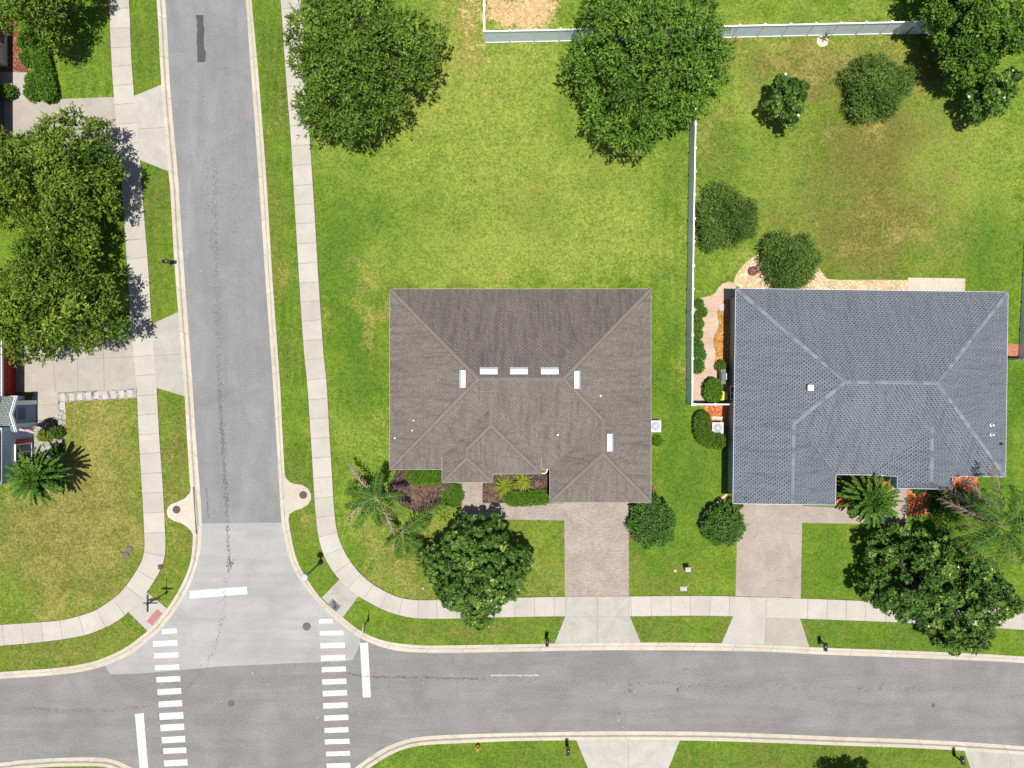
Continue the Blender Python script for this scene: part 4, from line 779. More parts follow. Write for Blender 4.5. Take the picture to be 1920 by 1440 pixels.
for ya in (y1, y2):
    A, B = Vector((xr + .03, ya, zt - .02)), Vector((xr + .03, ym, apx - .02)); rk.add([A, B, B - Vector((0, 0, .2)), A - Vector((0, 0, .2)), A + Vector((-.16, 0, .03)), B + Vector((-.16, 0, .03)), B + Vector((-.16, 0, -.2)), A + Vector((-.16, 0, -.2))], [(0, 1, 2, 3), (4, 7, 6, 5), (0, 4, 5, 1), (3, 2, 6, 7), (0, 3, 7, 4), (1, 5, 6, 2)])
rk.box((xr - .2, y1, zt - .08), (.5, .06, .14)); rk.build('rake_trim', M['white'], eg)
lv = MB()
for i in range(7): lv.box((Xt + .012, by(764 + i * 3.2), 1.75), (.04, .07, .75))
lv.build('louver_panel', M['black'], blu)
panel_door(blu, (Xg + .02, by(690), 1.05), 4.3, 2.1, (1, 0), 'red')
window(blu, (X0 + .02, by(844.5), 1.22), 1.3, 1.85, (1, 0))
for yy in (825, 865): MB().box((X0 + .03, by(yy), 1.22), (.06, .42, 1.8)).build('shutter', M['red'], blu)
r = MB(); xa = bx(47)
r.add([(xa, by(632), 2.6), (xa, by(744), 2.6), (xa - 6.2, by(690), 4.4), (xa - 12, by(632), 2.6), (xa - 12, by(744), 2.6)], [(0, 2, 1), (1, 2, 4), (0, 3, 2)], 0, [[(0, 0), (2, 3), (4, 0)]] * 3)
r.add([(X0 + .02, by(797), 3.45), (X0 + .02, by(898), 3.45), (X0 + .02, by(846), 4.5), (X0 - 11, by(797), 3.45), (X0 - 11, by(898), 3.45), (X0 - 11, by(846), 4.5)], [(0, 2, 5, 3), (1, 4, 5, 2), (0, 1, 2)], 0, [[(0, 0), (0, 3), (9, 3), (9, 0)], [(0, 0), (9, 0), (9, 3), (0, 3)], [(0, 0), (4, 0), (2, 2)]])
ro = r.build('roof', M['shingle_t'], blu); MB().box((xa, by(688), 2.52), (.14, 4.7, .16)).build('gutter', M['white'], ro)
# ---- pale house in the north-west corner
nwh = thing('pale_house', 'pale stucco house cut off behind the clipped hedge and red mulch', 'house', (bx(0), by(110), 0))
w = MB(); Xw = bx(16); w.prism([(Xw, by(-20)), (Xw - 10, by(-20)), (Xw - 10, by(126)), (Xw, by(126))], 0, 2.8); Xd = bx(7); w.prism([(Xd, by(192)), (Xd - 9, by(192)), (Xd - 9, by(300)), (Xd, by(300))], 0, 2.75); w.prism([(bx(-2), by(126)), (bx(-2) - 8, by(126)), (bx(-2) - 8, by(192)), (bx(-2), by(192))], 0, 2.72)
w.build('wall', M['stucco_w'], nwh)
window(nwh, (Xw + .02, by(69), 1.2), 2.0, 1.5, (1, 0)); panel_door(nwh, (Xd + .02, by(240), 1.05), 4.4, 2.1, (1, 0), 'dgrey')
r = MB(); xa = bx(27)
r.add([(xa, by(-32), 2.8), (xa, by(306), 2.8), (xa - 6, by(100), 4.9), (xa - 6, by(180), 4.9), (xa - 12, by(-32), 2.8), (xa - 12, by(306), 2.8)], [(0, 2, 3, 1), (0, 4, 2), (1, 3, 5)], 0, [[(0, 0), (3, 3), (9, 3), (12, 0)], [(0, 0), (6, 0), (3, 3)], [(0, 0), (3, 3), (6, 0)]])
r.build('roof', M['shingle_t'], nwh)

# ------------------------------------------------------------------ vinyl fences
def fence(name, label, pts, h=1.8, sp=1.95, skip_first=False, closed_ends=True):
    P = [Vector((*G(*p), 0)) for p in pts]; root = thing(name, label, 'fence', P[0])
    posts = []
    for i in range(len(P) - 1):
        A, B = P[i], P[i + 1]; L = (B - A).length; n = max(1, round(L / sp)); d = (B - A) / n; u = d.normalized(); rot = math.atan2(u.y, u.x)
        for k in range(n + (1 if i == len(P) - 2 else 0)): posts.append(A + d * k)
        for k in range(n):
            a = A + d * k; m_ = a + d / 2; w = d.length - .13
            MB().box((m_.x, m_.y, ZL + .09 + (h - .3) / 2 + .05), (w, .035, h - .32), rot).build('panel', M['vinyl'], root)
            MB().box((m_.x, m_.y, ZL + h - .06), (w, .085, .12), rot).build('top_rail', M['vinyl_t'], root)
            MB().box((m_.x, m_.y, ZL + .09), (w, .085, .14), rot).build('bottom_rail', M['vinyl_t'], root)
    for p in posts:
        mb = MB(); mb.box((p.x, p.y, (ZL + h + .06) / 2), (.13, .13, ZL + h + .06)); mb.box((p.x, p.y, ZL + h + .075), (.17, .17, .03)); mb.box((p.x, p.y, ZL + h + .12), (.13, .13, .07), 0, 0, .2); mb.build('post', M['vinyl_t'], root)
    return root
fence('vinyl_fence', 'long white vinyl fence crossing the top behind the back lawns', [(909,-150),(909.5,82),(1372,72),(1830,61.5),(2060,56)], 1.85)
fence('vinyl_fence', 'white vinyl fence running down between the two back yards', [(1298,75),(1293,250),(1290,420),(1287.5,590),(1287,757.5)], 1.72)
fence('vinyl_fence', 'short white vinyl gate fence joining the side yard to the grey house wall', [(1291,757),(1366,757)], 1.72, 1.6)
fence('vinyl_fence', 'white vinyl fence beyond the grey house, turning in at the red brick pad', [(1930,330),(1919,470),(1908.5,674),(1889,674)], 1.72)

# ------------------------------------------------------------------ street furniture
def mailbox(px, py, rot, label):
    loc = (*G(px, py), ZL)
    r = thing('mailbox', label, 'mailbox', loc, 'black mailboxes along the kerbs'); x, y, z = loc
    mb = MB(); mb.box((x, y, z + .5), (.10, .10, 1.0)); mb.box((x, y, z + .05), (.2, .2, .1)); mb.box((x, y - .18, z + .95), (.08, .5, .07)); mb.tube([(x, y, z + .62), (x, y - .3, z + .93)], .025, 6); po = mb.build('post', M['black'], r)
    L = .56; prof = [(-.135, 0), (-.135, .13)] + [(.135 * math.cos(math.pi - t), .13 + .125 * math.sin(t)) for t in np.linspace(.3, math.pi - .3, 7)] + [(.135, .13), (.135, 0)]
    n = len(prof); vs = [(x + a, y - .42, z + .99 + b) for a, b in prof] + [(x + a, y - .42 + L, z + .99 + b) for a, b in prof]
    mb = MB(); mb.add(vs, [tuple(range(n)), tuple(range(2 * n - 1, n - 1, -1))] + [(i, n + i, n + (i + 1) % n, (i + 1) % n) for i in range(n)]); bo = mb.build('box', simple("black_gloss_mailbox", (.02, .02, .021), .16, .1, 5, 0, .6) if 'mbx' not in M else M['mbx'], r, True)
    M['mbx'] = bo.data.materials[0]
    mb = MB(); mb.box((x, y - .435, z + 1.1), (.25, .03, .21)); mb.box((x, y - .46, z + 1.2), (.05, .04, .03)); mb.build('door', M['black'], r)
    mb = MB(); mb.box((x + .15, y - .1, z + 1.12), (.012, .03, .16)); mb.box((x + .15, y - .07, z + 1.18), (.012, .09, .05)); mb.build('flag', M['red'], r)
    r.rotation_euler = (0, 0, rot); return r
mailbox(1025.2, 1190, -.12, 'glossy black mailbox by the pale apron of the brown house drive')
mailbox(1535, 1198.5, .03, 'black mailbox on the verge beside the beige drive apron of the grey house')
mailbox(1063, 1397, math.pi + .02, 'black mailbox on the lower verge just before the white concrete apron')
mailbox(1787, 1414, math.pi + .1, 'black mailbox by the lower kerb with a cranked shadow, near the corner apron')
mailbox(322, 495, math.pi / 2, 'black mailbox on the narrow verge of the side street beside the big oak')
# street lamp
lx, ly = G(602.5, 1053); L_ = thing('street_lamp', 'black post top street lamp on the corner verge beside the curved sidewalk', 'street lamp', (lx, ly, ZL))
MB().lathe([(.20, ZL), (.20, .22), (.13, .35), (.10, .8), (.065, 1.0), (.055, 3.7), (.08, 3.75), (.08, 3.85)], (lx, ly, 0), 12).build('post', M['black'], L_, True)
hd = MB().lathe([(.10, 3.85), (.14, 3.9), (.14, 3.95)], (lx, ly, 0), 14).build('lamp_head', M['black'], L_)
MB().lathe([(.12, 3.95), (.20, 4.1), (.22, 4.3), (.17, 4.45)], (lx, ly, 0), 14).build('globe', M['frost'], hd, True)
MB().lathe([(.25, 4.45), (.20, 4.50), (.09, 4.58), (.03, 4.63), (.02, 4.72)], (lx, ly, 0), 14).build('lamp_cap', M['galv'], hd, True)
def octagon(c, r, axis, t=.02):
    ax = Vector((*axis, 0)); s = Vector((-axis[1], axis[0], 0)); vs = []
    for k in (0, 1):
        for i in range(8): a = math.pi / 8 + i * math.pi / 4; vs.append(Vector(c) + s * r * math.cos(a) + Vector((0, 0, r * math.sin(a))) + ax * t * (k - .5))
    return MB().add(vs, [tuple(range(7, -1, -1)), tuple(range(8, 16))] + [(i, (i + 1) % 8, 8 + (i + 1) % 8, 8 + i) for i in range(8)])
def text(name, s, size, loc, axis, mat, parent, along=None):
    cu = bpy.data.curves.new(name, 'FONT'); cu.body = s; cu.size = size; cu.align_x = 'CENTER'; cu.align_y = 'CENTER'; cu.extrude = .003
    o = bpy.data.objects.new(name, cu); COL.objects.link(o); cu.materials.append(mat)
    z = Vector((*axis, 0)); y = Vector((0, 0, 1)); x = y.cross(z); o.rotation_euler = Matrix((x, y, z)).transposed().to_euler()
    me = bpy.data.meshes.new_from_object(o); rot_ = o.rotation_euler.copy(); bpy.data.objects.remove(o); o = bpy.data.objects.new(name, me); COL.objects.link(o); o.rotation_euler = rot_
    o.parent = parent; o.location = Vector(loc) - ORG[parent.name]; return o
M['signred'] = simple("stop_red", (.28, .012, .015), .4, .05)
def stop_sign(px, py, axis, label, blades, hgt=2.9):
    x, y = G(px, py); r = thing('stop_sign', label, 'stop sign', (x, y, ZL)); ax = Vector((*axis, 0))
    MB().lathe([(.09, ZL), (.09, .3), (.045, .4), (.045, hgt)], (x, y, 0), 10).build('post', M['black'], r)
    c = Vector((x, y, 2.0)) + ax * .07; f = octagon(c, .40, axis).build('sign_face', M['signred'], r)
    rim = octagon(c - ax * .012, .43, axis).build('sign_rim', M['white'], f); text('lettering', 'STOP', .30, c + ax * .012, axis, M['white'], f)
    octagon(c - ax * .03, .435, axis, .015).build('back_plate', M['black'], f)
    if blades:
        MB().box((x + .08, y, hgt + .02), (1.0, .05, .2)).build('name_blade', M['green_sign'], r)
        MB().box((x, y + .05, hgt + .24), (.05, 1.25, .2)).build('name_blade', M['green_sign'], r)
        MB().lathe([(.07, hgt - .1), (.07, hgt + .36), (.03, hgt + .42)], (x, y, 0), 10).build('finial', M['black'], r)
    return r
stop_sign(314, 1110, (0, 1), 'stop sign with two crossed green name blades by the red tactile ramp', True, 2.75)
stop_sign(691, 1161, (1, 0), 'slim stop sign on the verge beside the white stop line', False, 2.55)
# manholes and lids
def lid(px, py, r, mat, label, z, name='manhole_cover', ring=True):
    x, y = G(px, py, z); rt = thing(name, label, 'manhole cover', (x, y, z))
    mb = MB(); mb.lathe([(r * .86, z - .05), (r * .86, z + .006)], (x, y, 0), 24)
    for i in range(-2, 3): mb.box((x + i * r * .3, y, z + .008), (r * .1, 1.2 * r * math.sqrt(1 - (i * .3) ** 2), .012))
    mb.build('plate', mat, rt); MB().lathe([(r, z - .06), (r, z + .003)], (x, y, 0), 24).build('rim', M['irong'], rt); return rt
lid(331, 955.5, .31, M['iron'], 'dark red round manhole cover in the inlet slab across the street from the lamp', .142)
lid(568.5, 928, .31, M['iron'], 'dark red round manhole cover in the inlet slab nearest the brown house', .142)
lid(575, 1174.5, .32, M['irong'], 'grey round manhole cover on the pale asphalt beside the striped crossing', .012)
lid(433.5, 1319, .27, M['irong'], 'dark round manhole cover in the middle of the junction', .006)
lid(1750, 1322.5, .15, M['irong'], 'small round valve cover in the lower street opposite the flowering tree', .006)
# hydrant
x, y = G(896.5, 1397); hy = thing('fire_hydrant', 'yellow fire hydrant behind the lower kerb', 'fire hydrant', (x, y, ZL))
MB().lathe([(.17, ZL), (.17, .16), (.11, .2), (.11, .62), (.14, .66), (.14, .72), (.09, .82), (.03, .86), (.03, .92)], (x, y, 0), 14).build('barrel', M['hydrant'], hy, True)
for dx, dy in ((.2, 0), (-.2, 0), (0, .22)): MB().tube([(x, y, .5), (x + dx, y + dy, .5)], .06, 8).build('nozzle_cap', M['hydrant'], hy)
# utility boxes on the lawns
def ubox(px, py, z, d, mats, label, name='utility_box', cat='utility box'):
    x, y = G(px, py); r = thing(name, label, cat, (x, y, ZL))
    MB().box((x, y, ZL + z / 2), (d[0], d[1], z), .05).build('casing', mats[0], r); MB().box((x, y, ZL + z + .02), (d[0] + .05, d[1] + .05, .045), .05).box((x, y, ZL + z + .055), (d[0] * .6, d[1] * .6, .03), .05).build('lid', mats[1], r); return r
ubox(1284.5, 1062, .85, (.36, .28), (M['dgrey'], M['flagstone']), 'dark utility pedestal with a pale lid on the lawn between the two drives', 'utility_pedestal', 'utility pedestal')
ubox(1280.5, 1102.5, .06, (.48, .30), (M['flagstone'], M['flagstone']), 'pale meter lid lying in the lawn beside the sidewalk', 'meter_lid', 'meter lid')
ubox(243.5, 1027.5, .04, (.42, .30), (M['dgrey'], M['dgrey']), 'dark oval meter lid in the dry lawn, the upper one of a pair', 'meter_lid', 'meter lid')
ubox(237, 1039.5, .04, (.44, .28), (M['dgrey'], M['dgrey']), 'dark oval meter lid in the dry lawn, the lower one of a pair', 'meter_lid', 'meter lid')
ubox(303, 1062, .05, (.32, .32), (M['edging'], M['iron']), 'small pale valve box with a rusty cap at the inner edge of the curved sidewalk', 'valve_box', 'valve box')
x, y = G(1265, 1069); tag(MB().lathe([(.09, ZL), (.13, ZL + .06), (.10, ZL + .13), (.03, ZL + .16)], (x, y, 0), 9).build('stone', M['edging']), 'small pale stone on the lawn beside the utility pedestal', 'stone')
x, y = G(794, 1102); tag(MB().lathe([(.07, ZL), (.10, ZL + .05), (.06, ZL + .12), (.02, ZL + .14)], (x, y, 0), 9).build('stone', M['edging']), 'small pale stone in the dry grass under the front magnolia', 'stone')
# air conditioners
def aircon(px, py, z, label):
    x, y = G(px, py, z); r = thing('air_conditioner', label, 'air conditioner', (x, y, ZL)); s = .86
    MB().box((x, y, ZL + .04), (1.05, 1.05, .08)).build('pad', M['drive'], r)
    mb = MB(); mb.box((x, y, (z + .18) / 2 + .05), (s - .08, s - .08, z - .3)); 
    for i in range(9): mb.box((x, y, .3 + i * (z - .4) / 9), (s - .02, s - .02, .025))
    for a in (-1, 1):
        for b in (-1, 1): mb.box((x + a * (s / 2 - .04), y + b * (s / 2 - .04), z / 2 + .08), (.08, .08, z - .2))
    mb.build('casing', M['dgrey'], r); MB().box((x, y, z - .03), (s, s, .06)).build('top_plate', M['acgrey'], r)
    mb = MB(); mb.lathe([(.33, z), (.33, z + .012)], (x, y, 0), 24); mb.build('fan_well', M['fan'], r)
    mb = MB()
    for i in range(24): a = i * math.pi / 12; mb.box((x + .2 * math.cos(a), y + .2 * math.sin(a), z + .03), (.27, .012, .02), a)
    for rr_ in (.33, .25, .17): mb.tube([(x + rr_ * math.cos(t), y + rr_ * math.sin(t), z + .03) for t in np.linspace(0, 2 * math.pi, 25)], .012, 5)
    mb.lathe([(.09, z + .01), (.09, z + .045)], (x, y, 0), 12); mb.build('fan_guard', M['guard'], r); return r
aircon(1229, 799, .85, 'air conditioner beside the east wall under the brown roof edge')
aircon(1346, 802.5, .85, 'pale air conditioner enclosed by the clipped hedge at the grey house')
# side yard things
x, y = G(1357.5, 706, 1.0); gr = thing('barbecue_grill', 'black and steel barbecue grill against the grey house wall', 'grill', (x, y, ZL))
mb = MB()
for a in (-.24, .24):
    for b in (-.32, .32): mb.box((x + a, y + b, .42), (.05, .05, .66))
mb.box((x, y, .3), (.5, .66, .04)); mb.build('cart', M['black'], gr); MB().box((x, y, .78), (.56, .62, .18)).build('firebox', M['black'], gr)
mb = MB(); mb.add([(x - .26, y - .3, .88), (x + .26, y - .3, .88), (x + .26, y + .3, .88), (x - .26, y + .3, .88), (x - .2, y - .3, 1.02), (x + .12, y - .3, 1.12), (x + .12, y + .3, 1.12), (x - .2, y + .3, 1.02)], [(4, 5, 6, 7), (0, 1, 5, 4), (1, 2, 6, 5), (2, 3, 7, 6), (3, 0, 4, 7)]); mb.build('hood', M['dgrey'], gr)
for b in (-.45, .45): MB().box((x, y + b, .86), (.42, .26, .03)).build('side_shelf', M['dgrey'], gr)
MB().box((x + .2, y, 1.02), (.14, .5, .1)).build('control_panel', M['steel'], gr)
x, y = G(1357.5, 742, .5); tb = thing('storage_bin', 'bright yellow storage bin beside the clipped hedge block', 'storage bin', (x, y, ZL)); MB().box((x, y, .3), (.46, .56, .44), 0, 0, 1.1).build('bin', M['yellow'], tb); MB().box((x, y, .55), (.56, .66, .05)).box((x, y, .585), (.44, .54, .025)).build('lid', M['yellow'], tb)
x, y = G(1344, 781.5); tag(MB().box((x, y, .2), (.85, .08, .24), -.06).box((x, y - .1, .13), (.9, .2, .1), -.06).build('low_wall', M['edging']), 'low pale edging wall between the orange mulch and the air conditioner', 'low wall')
x, y = G(1409.5, 509); fp = thing('planter_bowl', 'round bark filled planter bowl on the tan gravel bed', 'planter', (x, y, ZL)); MB().lathe([(.25, ZL), (.36, .22), (.36, .30), (.31, .30), (.31, .2)], (x, y, 0), 20).build('bowl', M['iron'], fp); MB().lathe([(.305, .2), (.305, .275)], (x, y, 0), 20).build('bark_fill', M['mulch_r'], fp)
x, y = G(1348.5, 370 * 0 + 576); tag(MB().lathe([(.26, ZL + .01), (.30, ZL + .04), (.18, ZL + .09), (.03, ZL + .1)], (x + .2, y, 0), 9).build('boulder', M['flagstone']), 'flat pale boulder at the top of the rust coloured gravel bed', 'boulder')
bx0, by0 = G(1697, 63)
fd = thing('bird_box', 'small pale box fixed high on the long white fence, its shadow modelled as a dark bar', 'bird box', (bx0, by0, 1.4)); MB().box((bx0, by0 - .17, 1.62), (.32, .24, .28)).build('body', M['stucco_w'], fd); MB().box((bx0, by0 - .17, 1.785), (.38, .30, .04)).build('lid', M['white'], fd)
MB().box((bx0 - .05, by0 - .1, .8), (.1, .08, 1.4)).build('shadow_bar', M['dgrey'], fd)  # dark bar down the fence, stands in for the box's cast shadow
# box planter by the pale house
x, y = G(20, 171); pl = thing('planter_box', 'white square planter with a clipped box shrub by the pale house', 'planter', (x, y, ZL))
MB().box((x, y, .25), (.8, .8, .4)).build('box', M['white'], pl)
# flag on the blue house
fx, fy = X0 + .05, by(800); fl = thing('wall_flag', 'striped red and white flag with a blue corner hanging from the blue house', 'flag', (fx, fy, 2.0))
MB().tube([(fx, fy, 1.95), (fx + .95, fy - .1, 2.45)], .018, 6).build('pole', M['white'], fl)
mb = MB(); nU, nV = 12, 8
vs = []; 
for i in range(nU + 1):
    for j in range(nV + 1):
        a, b = i / nU, j / nV; vs.append((fx + .15 + .8 * (1 - b) * .55 + a * .35 + .42 * b * .0 + .1, fy - .05 - a * .12 - .55 * (a * .25 + .12 * math.sin(b * 7) * a) + .1 * math.sin(b * 5 + a * 3), 2.35 - a * .85 - .05 * b))
fs = []; uv = []
for i in range(nU):
    for j in range(nV): fs.append((i * (nV + 1) + j, (i + 1) * (nV + 1) + j, (i + 1) * (nV + 1) + j + 1, i * (nV + 1) + j + 1)); uv.append([(i / nU, 1 - j / nV), ((i + 1) / nU, 1 - j / nV), ((i + 1) / nU, 1 - (j + 1) / nV), (i / nU, 1 - (j + 1) / nV)])
mb.add(vs, fs, 0, uv).build('cloth', M['flag'], fl, True)
# ------------------------------------------------------------------ vegetation
RS = np.random.RandomState
def unit(v): return v / (np.linalg.norm(v, axis=-1, keepdims=True) + 1e-9)
def leaves(P, D, Sd, L, Wd, rnd, fold=0.0):
    """rhombic leaves: base P, direction D, sideways Sd, length L, width Wd"""
    n = len(P); L = np.broadcast_to(np.asarray(L, float).reshape(-1, 1), (n, 1)); Wd = np.broadcast_to(np.asarray(Wd, float).reshape(-1, 1), (n, 1))
    V = np.stack([P, P + D * L * .45 + Sd * Wd * .5, P + D * L, P + D * L * .45 - Sd * Wd * .5], 1).reshape(-1, 3)
    Fq = np.arange(4 * n).reshape(n, 4); return V, Fq, np.repeat(rnd, 4)
class Geo:
    def __init__(s): s.V = []; s.F4 = []; s.R = []; s.n = 0; s.mi = []
    def add(s, V, Fq, R, m=0): s.V.append(V); s.F4.append(Fq + s.n); s.R.append(R); s.n += len(V); s.mi.append(np.full(len(Fq), m))
    def build(s, name, mats, parent=None): return np_mesh(name, np.concatenate(s.V), [np.concatenate(s.F4)], mats, parent, np.concatenate(s.R), np.concatenate(s.mi))
def side_of(D, r, flat=0.7):
    up = np.array([0, 0, 1.0]) + r.normal(0, 1 - flat + .25, D.shape); S = np.cross(D, up); return unit(S)
def limbs(root, base, top_r, crown_pts, r0, r, mat='bark', name='trunk', fork=0.45, zc=3.0):
    mb = MB(); b = Vector(base); f = b + Vector((r.normal(0, .08), r.normal(0, .08), zc * fork))
    mb.tube([b + Vector((0, 0, -.05)), b + Vector((0, 0, .25)), f], [r0 * 1.45, r0 * 1.05, r0 * .85], 10)
    for c in crown_pts:
        c = Vector(c); mid = f.lerp(c, .5) + Vector((r.normal(0, .15), r.normal(0, .15), .25)); mb.tube([f - Vector((0, 0, .1)), mid, f.lerp(c, .9)], [r0 * .5, r0 * .28, r0 * .08], 7)
    return mb.build(name, M[mat], root, True)
def sprigs(geo, C, Dr, r, m, sl, L, Wd, spread, rbase, droop=0.0, flat=.7, follow=None):
    n = len(C); ax = unit(Dr + r.normal(0, .35, Dr.shape) + np.array([0, 0, .15 - droop])); 
    for j in range(m):
        t = (j + .5) / m; q = unit(ax * (1 - spread * .55) + unit(r.normal(0, 1, ax.shape)) * spread); q[:, 2] -= droop * .5; q = unit(q)
        P = C + ax * sl * t; k = r.uniform(.75, 1.2, n)
        S = side_of(q, r, flat) if follow is None else unit(np.cross(q, Dr + r.normal(0, follow, Dr.shape) + np.array([0, 0, .15])))
        geo.add(*leaves(P, q, S, L * k, Wd * k, np.clip(rbase + r.normal(0, .16, n), 0, 1)))
def oak(name, label, cat, px, py, rpx, zt, zb, mat, seed, nl=46, spr=95, m=6, L=.24, Wd=.11, group=None, sx=1.0, sy=1.0, lob=(.20, .31), outline=None, sl=.34, shag=.05, amp=1.0, trunk=.24):
    """broad crown of leafy lobes. (px,py): where the crown's middle shows in the survey picture at 0.6 of its height"""
    r = RS(seed); zm = zb + (zt - zb) * .45; R = rpx / (F / (H - zm)); cx, cy = G(px, py, zm)
    root = thing(name, label, cat, (cx, cy, ZL), group); ph = r.uniform(0, 6.28, 4); geo = Geo(); ctr = []
    def outl(th):
        o = 1 + amp * (.11 * math.sin(3 * th + ph[0]) + .08 * math.sin(5 * th + ph[1]) + .06 * math.sin(8 * th + ph[2]))
        return o * (np.interp(math.degrees(th) % 360, [a for a, _ in outline], [b for _, b in outline], period=360) if outline else 1)
    pts2 = []; tries = 0
    while len(pts2) < nl and tries < 6000:            # spaced clumps, so that deep gaps stay between them
        tries += 1; th = r.uniform(0, 6.2832); rho = math.sqrt(r.rand()); lr = R * r.uniform(*lob) * (1.0 if rho < .7 else .85); rad = max(0, R * outl(th) - lr * .8) * rho
        x, y = rad * math.cos(th), rad * math.sin(th); k = 1.02 * (1 - tries / 9000)
        if all((x - a) ** 2 + (y - b) ** 2 > (k * (lr + l2)) ** 2 for a, b, l2, _ in pts2): pts2.append((x, y, lr, rho))
    for (x, y, lr, rho) in pts2:
        z = zb + (zt - zb) * math.sqrt(max(.02, 1 - (.93 * rho) ** 2)) * r.uniform(.60, 1.05) - lr * .6
        ctr.append((cx + x * sx, cy + y * sy, max(z, zb + .1), lr, 1))
    for i in range(nl // 3):                          # lower boughs under the gaps
        th = r.uniform(0, 6.2832); rho = math.sqrt(r.rand()); rad = R * .85 * outl(th) * rho; ctr.append((cx + rad * math.cos(th) * sx, cy + rad * math.sin(th) * sy, zb + (zt - zb) * r.uniform(.05, .35) * (1.1 - rho * .6), R * r.uniform(*lob), .55))
    for (a, b, z, lr, dn) in ctr:
        n = int(spr * dn * (lr / (R * .17)) ** 2 * r.uniform(.85, 1.15)); d = unit(r.normal(0, 1, (n * 3, 3)) + np.array([0, 0, .3])); d = d[d[:, 2] > -.45][:n]; n = len(d)
        far = np.where(r.rand(n) < shag, r.uniform(.95, 1.3, n), r.uniform(.45, .78, n))[:, None]
        bb = 1 + .20 * np.sin(d[:, :1] * 5 + z * 7) * np.sin(d[:, 1:2] * 5 + a * 3)
        C = np.array([a, b, z]) + d * np.array([lr, lr, lr * 1.35]) * far * bb
        base = .42 + r.normal(0, .13) + r.normal(0, .08, n)
        sprigs(geo, C, d, r, m, sl, L, Wd, .7, base, 0, .7, .42)
    geo.build('crown', M[mat], root)
    pts = [c[:3] for c in ctr[::max(1, len(ctr) // 14)]]
    limbs(root, (cx, cy, ZL), R, pts, trunk, r, zc=zb + .8); return root
TREE = 'tree'
oak('shade_tree', 'big olive green oak overhanging the long sidewalk at the top of the lawn', TREE, 673, 104, 148, 8.4, 2.4, 'oak', 11, nl=46, spr=115, L=.27, Wd=.115, sl=.42, lob=(.13, .24))
oak('shade_tree', 'wide fresh green tree standing where the two white fences meet', TREE, 1212, 104, 158, 9.0, 2.3, 'elm', 12, nl=62, spr=130, L=.27, Wd=.12, sl=.42, lob=(.115, .20), outline=[(0, 1.03), (45, .95), (90, 1.0), (135, .95), (180, .95), (225, .92), (262, 1.02), (290, 1.0), (330, 1.02)])
oak('shade_tree', 'yellow green oak reaching over the upper concrete drive on the west side', TREE, 92, 338, 128, 7.2, 2.2, 'oak_y', 13, nl=50, spr=125, L=.27, Wd=.115, sl=.46, outline=[(0, .98), (45, 1.05), (90, .95), (135, 1.05), (180, 1.2), (270, .85), (330, .95)], group=None, lob=(.13, .22))
oak('shade_tree', 'yellow green oak shading the sidewalk above the red garage drive', TREE, 95, 556, 128, 7.2, 2.2, 'oak_y', 14, nl=50, spr=125, L=.27, Wd=.115, sl=.46, outline=[(0, 1.0), (45, .9), (90, .85), (135, .9), (180, 1.2), (225, 1.05), (270, .88), (315, .92)], lob=(.13, .22))
oak('shade_tree', 'oak cut by the top edge above the clipped hedge, its dark shadow on the lawn', TREE, 45, -38, 98, 7.6, 2.6, 'oak_y', 15, nl=36, spr=115, sl=.46, lob=(.14, .24))
oak('shade_tree', 'tall leafy tree over the far end of the long fence', TREE, 1846, 62, 80, 7.2, 2.2, 'elm', 16, nl=36, spr=115, lob=(.15, .24), outline=[(0, 1.0), (90, .9), (180, 1.1), (225, 1.0), (270, .85), (315, .9)])
oak('shade_tree', 'reddish tipped tree crossing the top edge behind the long fence', TREE, 1805, -22, 80, 7.0, 2.2, 'oak', 17, nl=26, spr=110, lob=(.16, .26))
oak('shade_tree', 'tree below the lower kerb, only its dark crown tip in view', TREE, 1618, 1562, 80, 6.5, 1.8, 'elm', 18, nl=26, spr=110, lob=(.16, .26))
oak('shade_tree', 'tree at the bottom edge near the hydrant, barely in view', TREE, 944, 1578, 64, 6.5, 1.8, 'elm', 19, nl=20, spr=100, lob=(.18, .28))
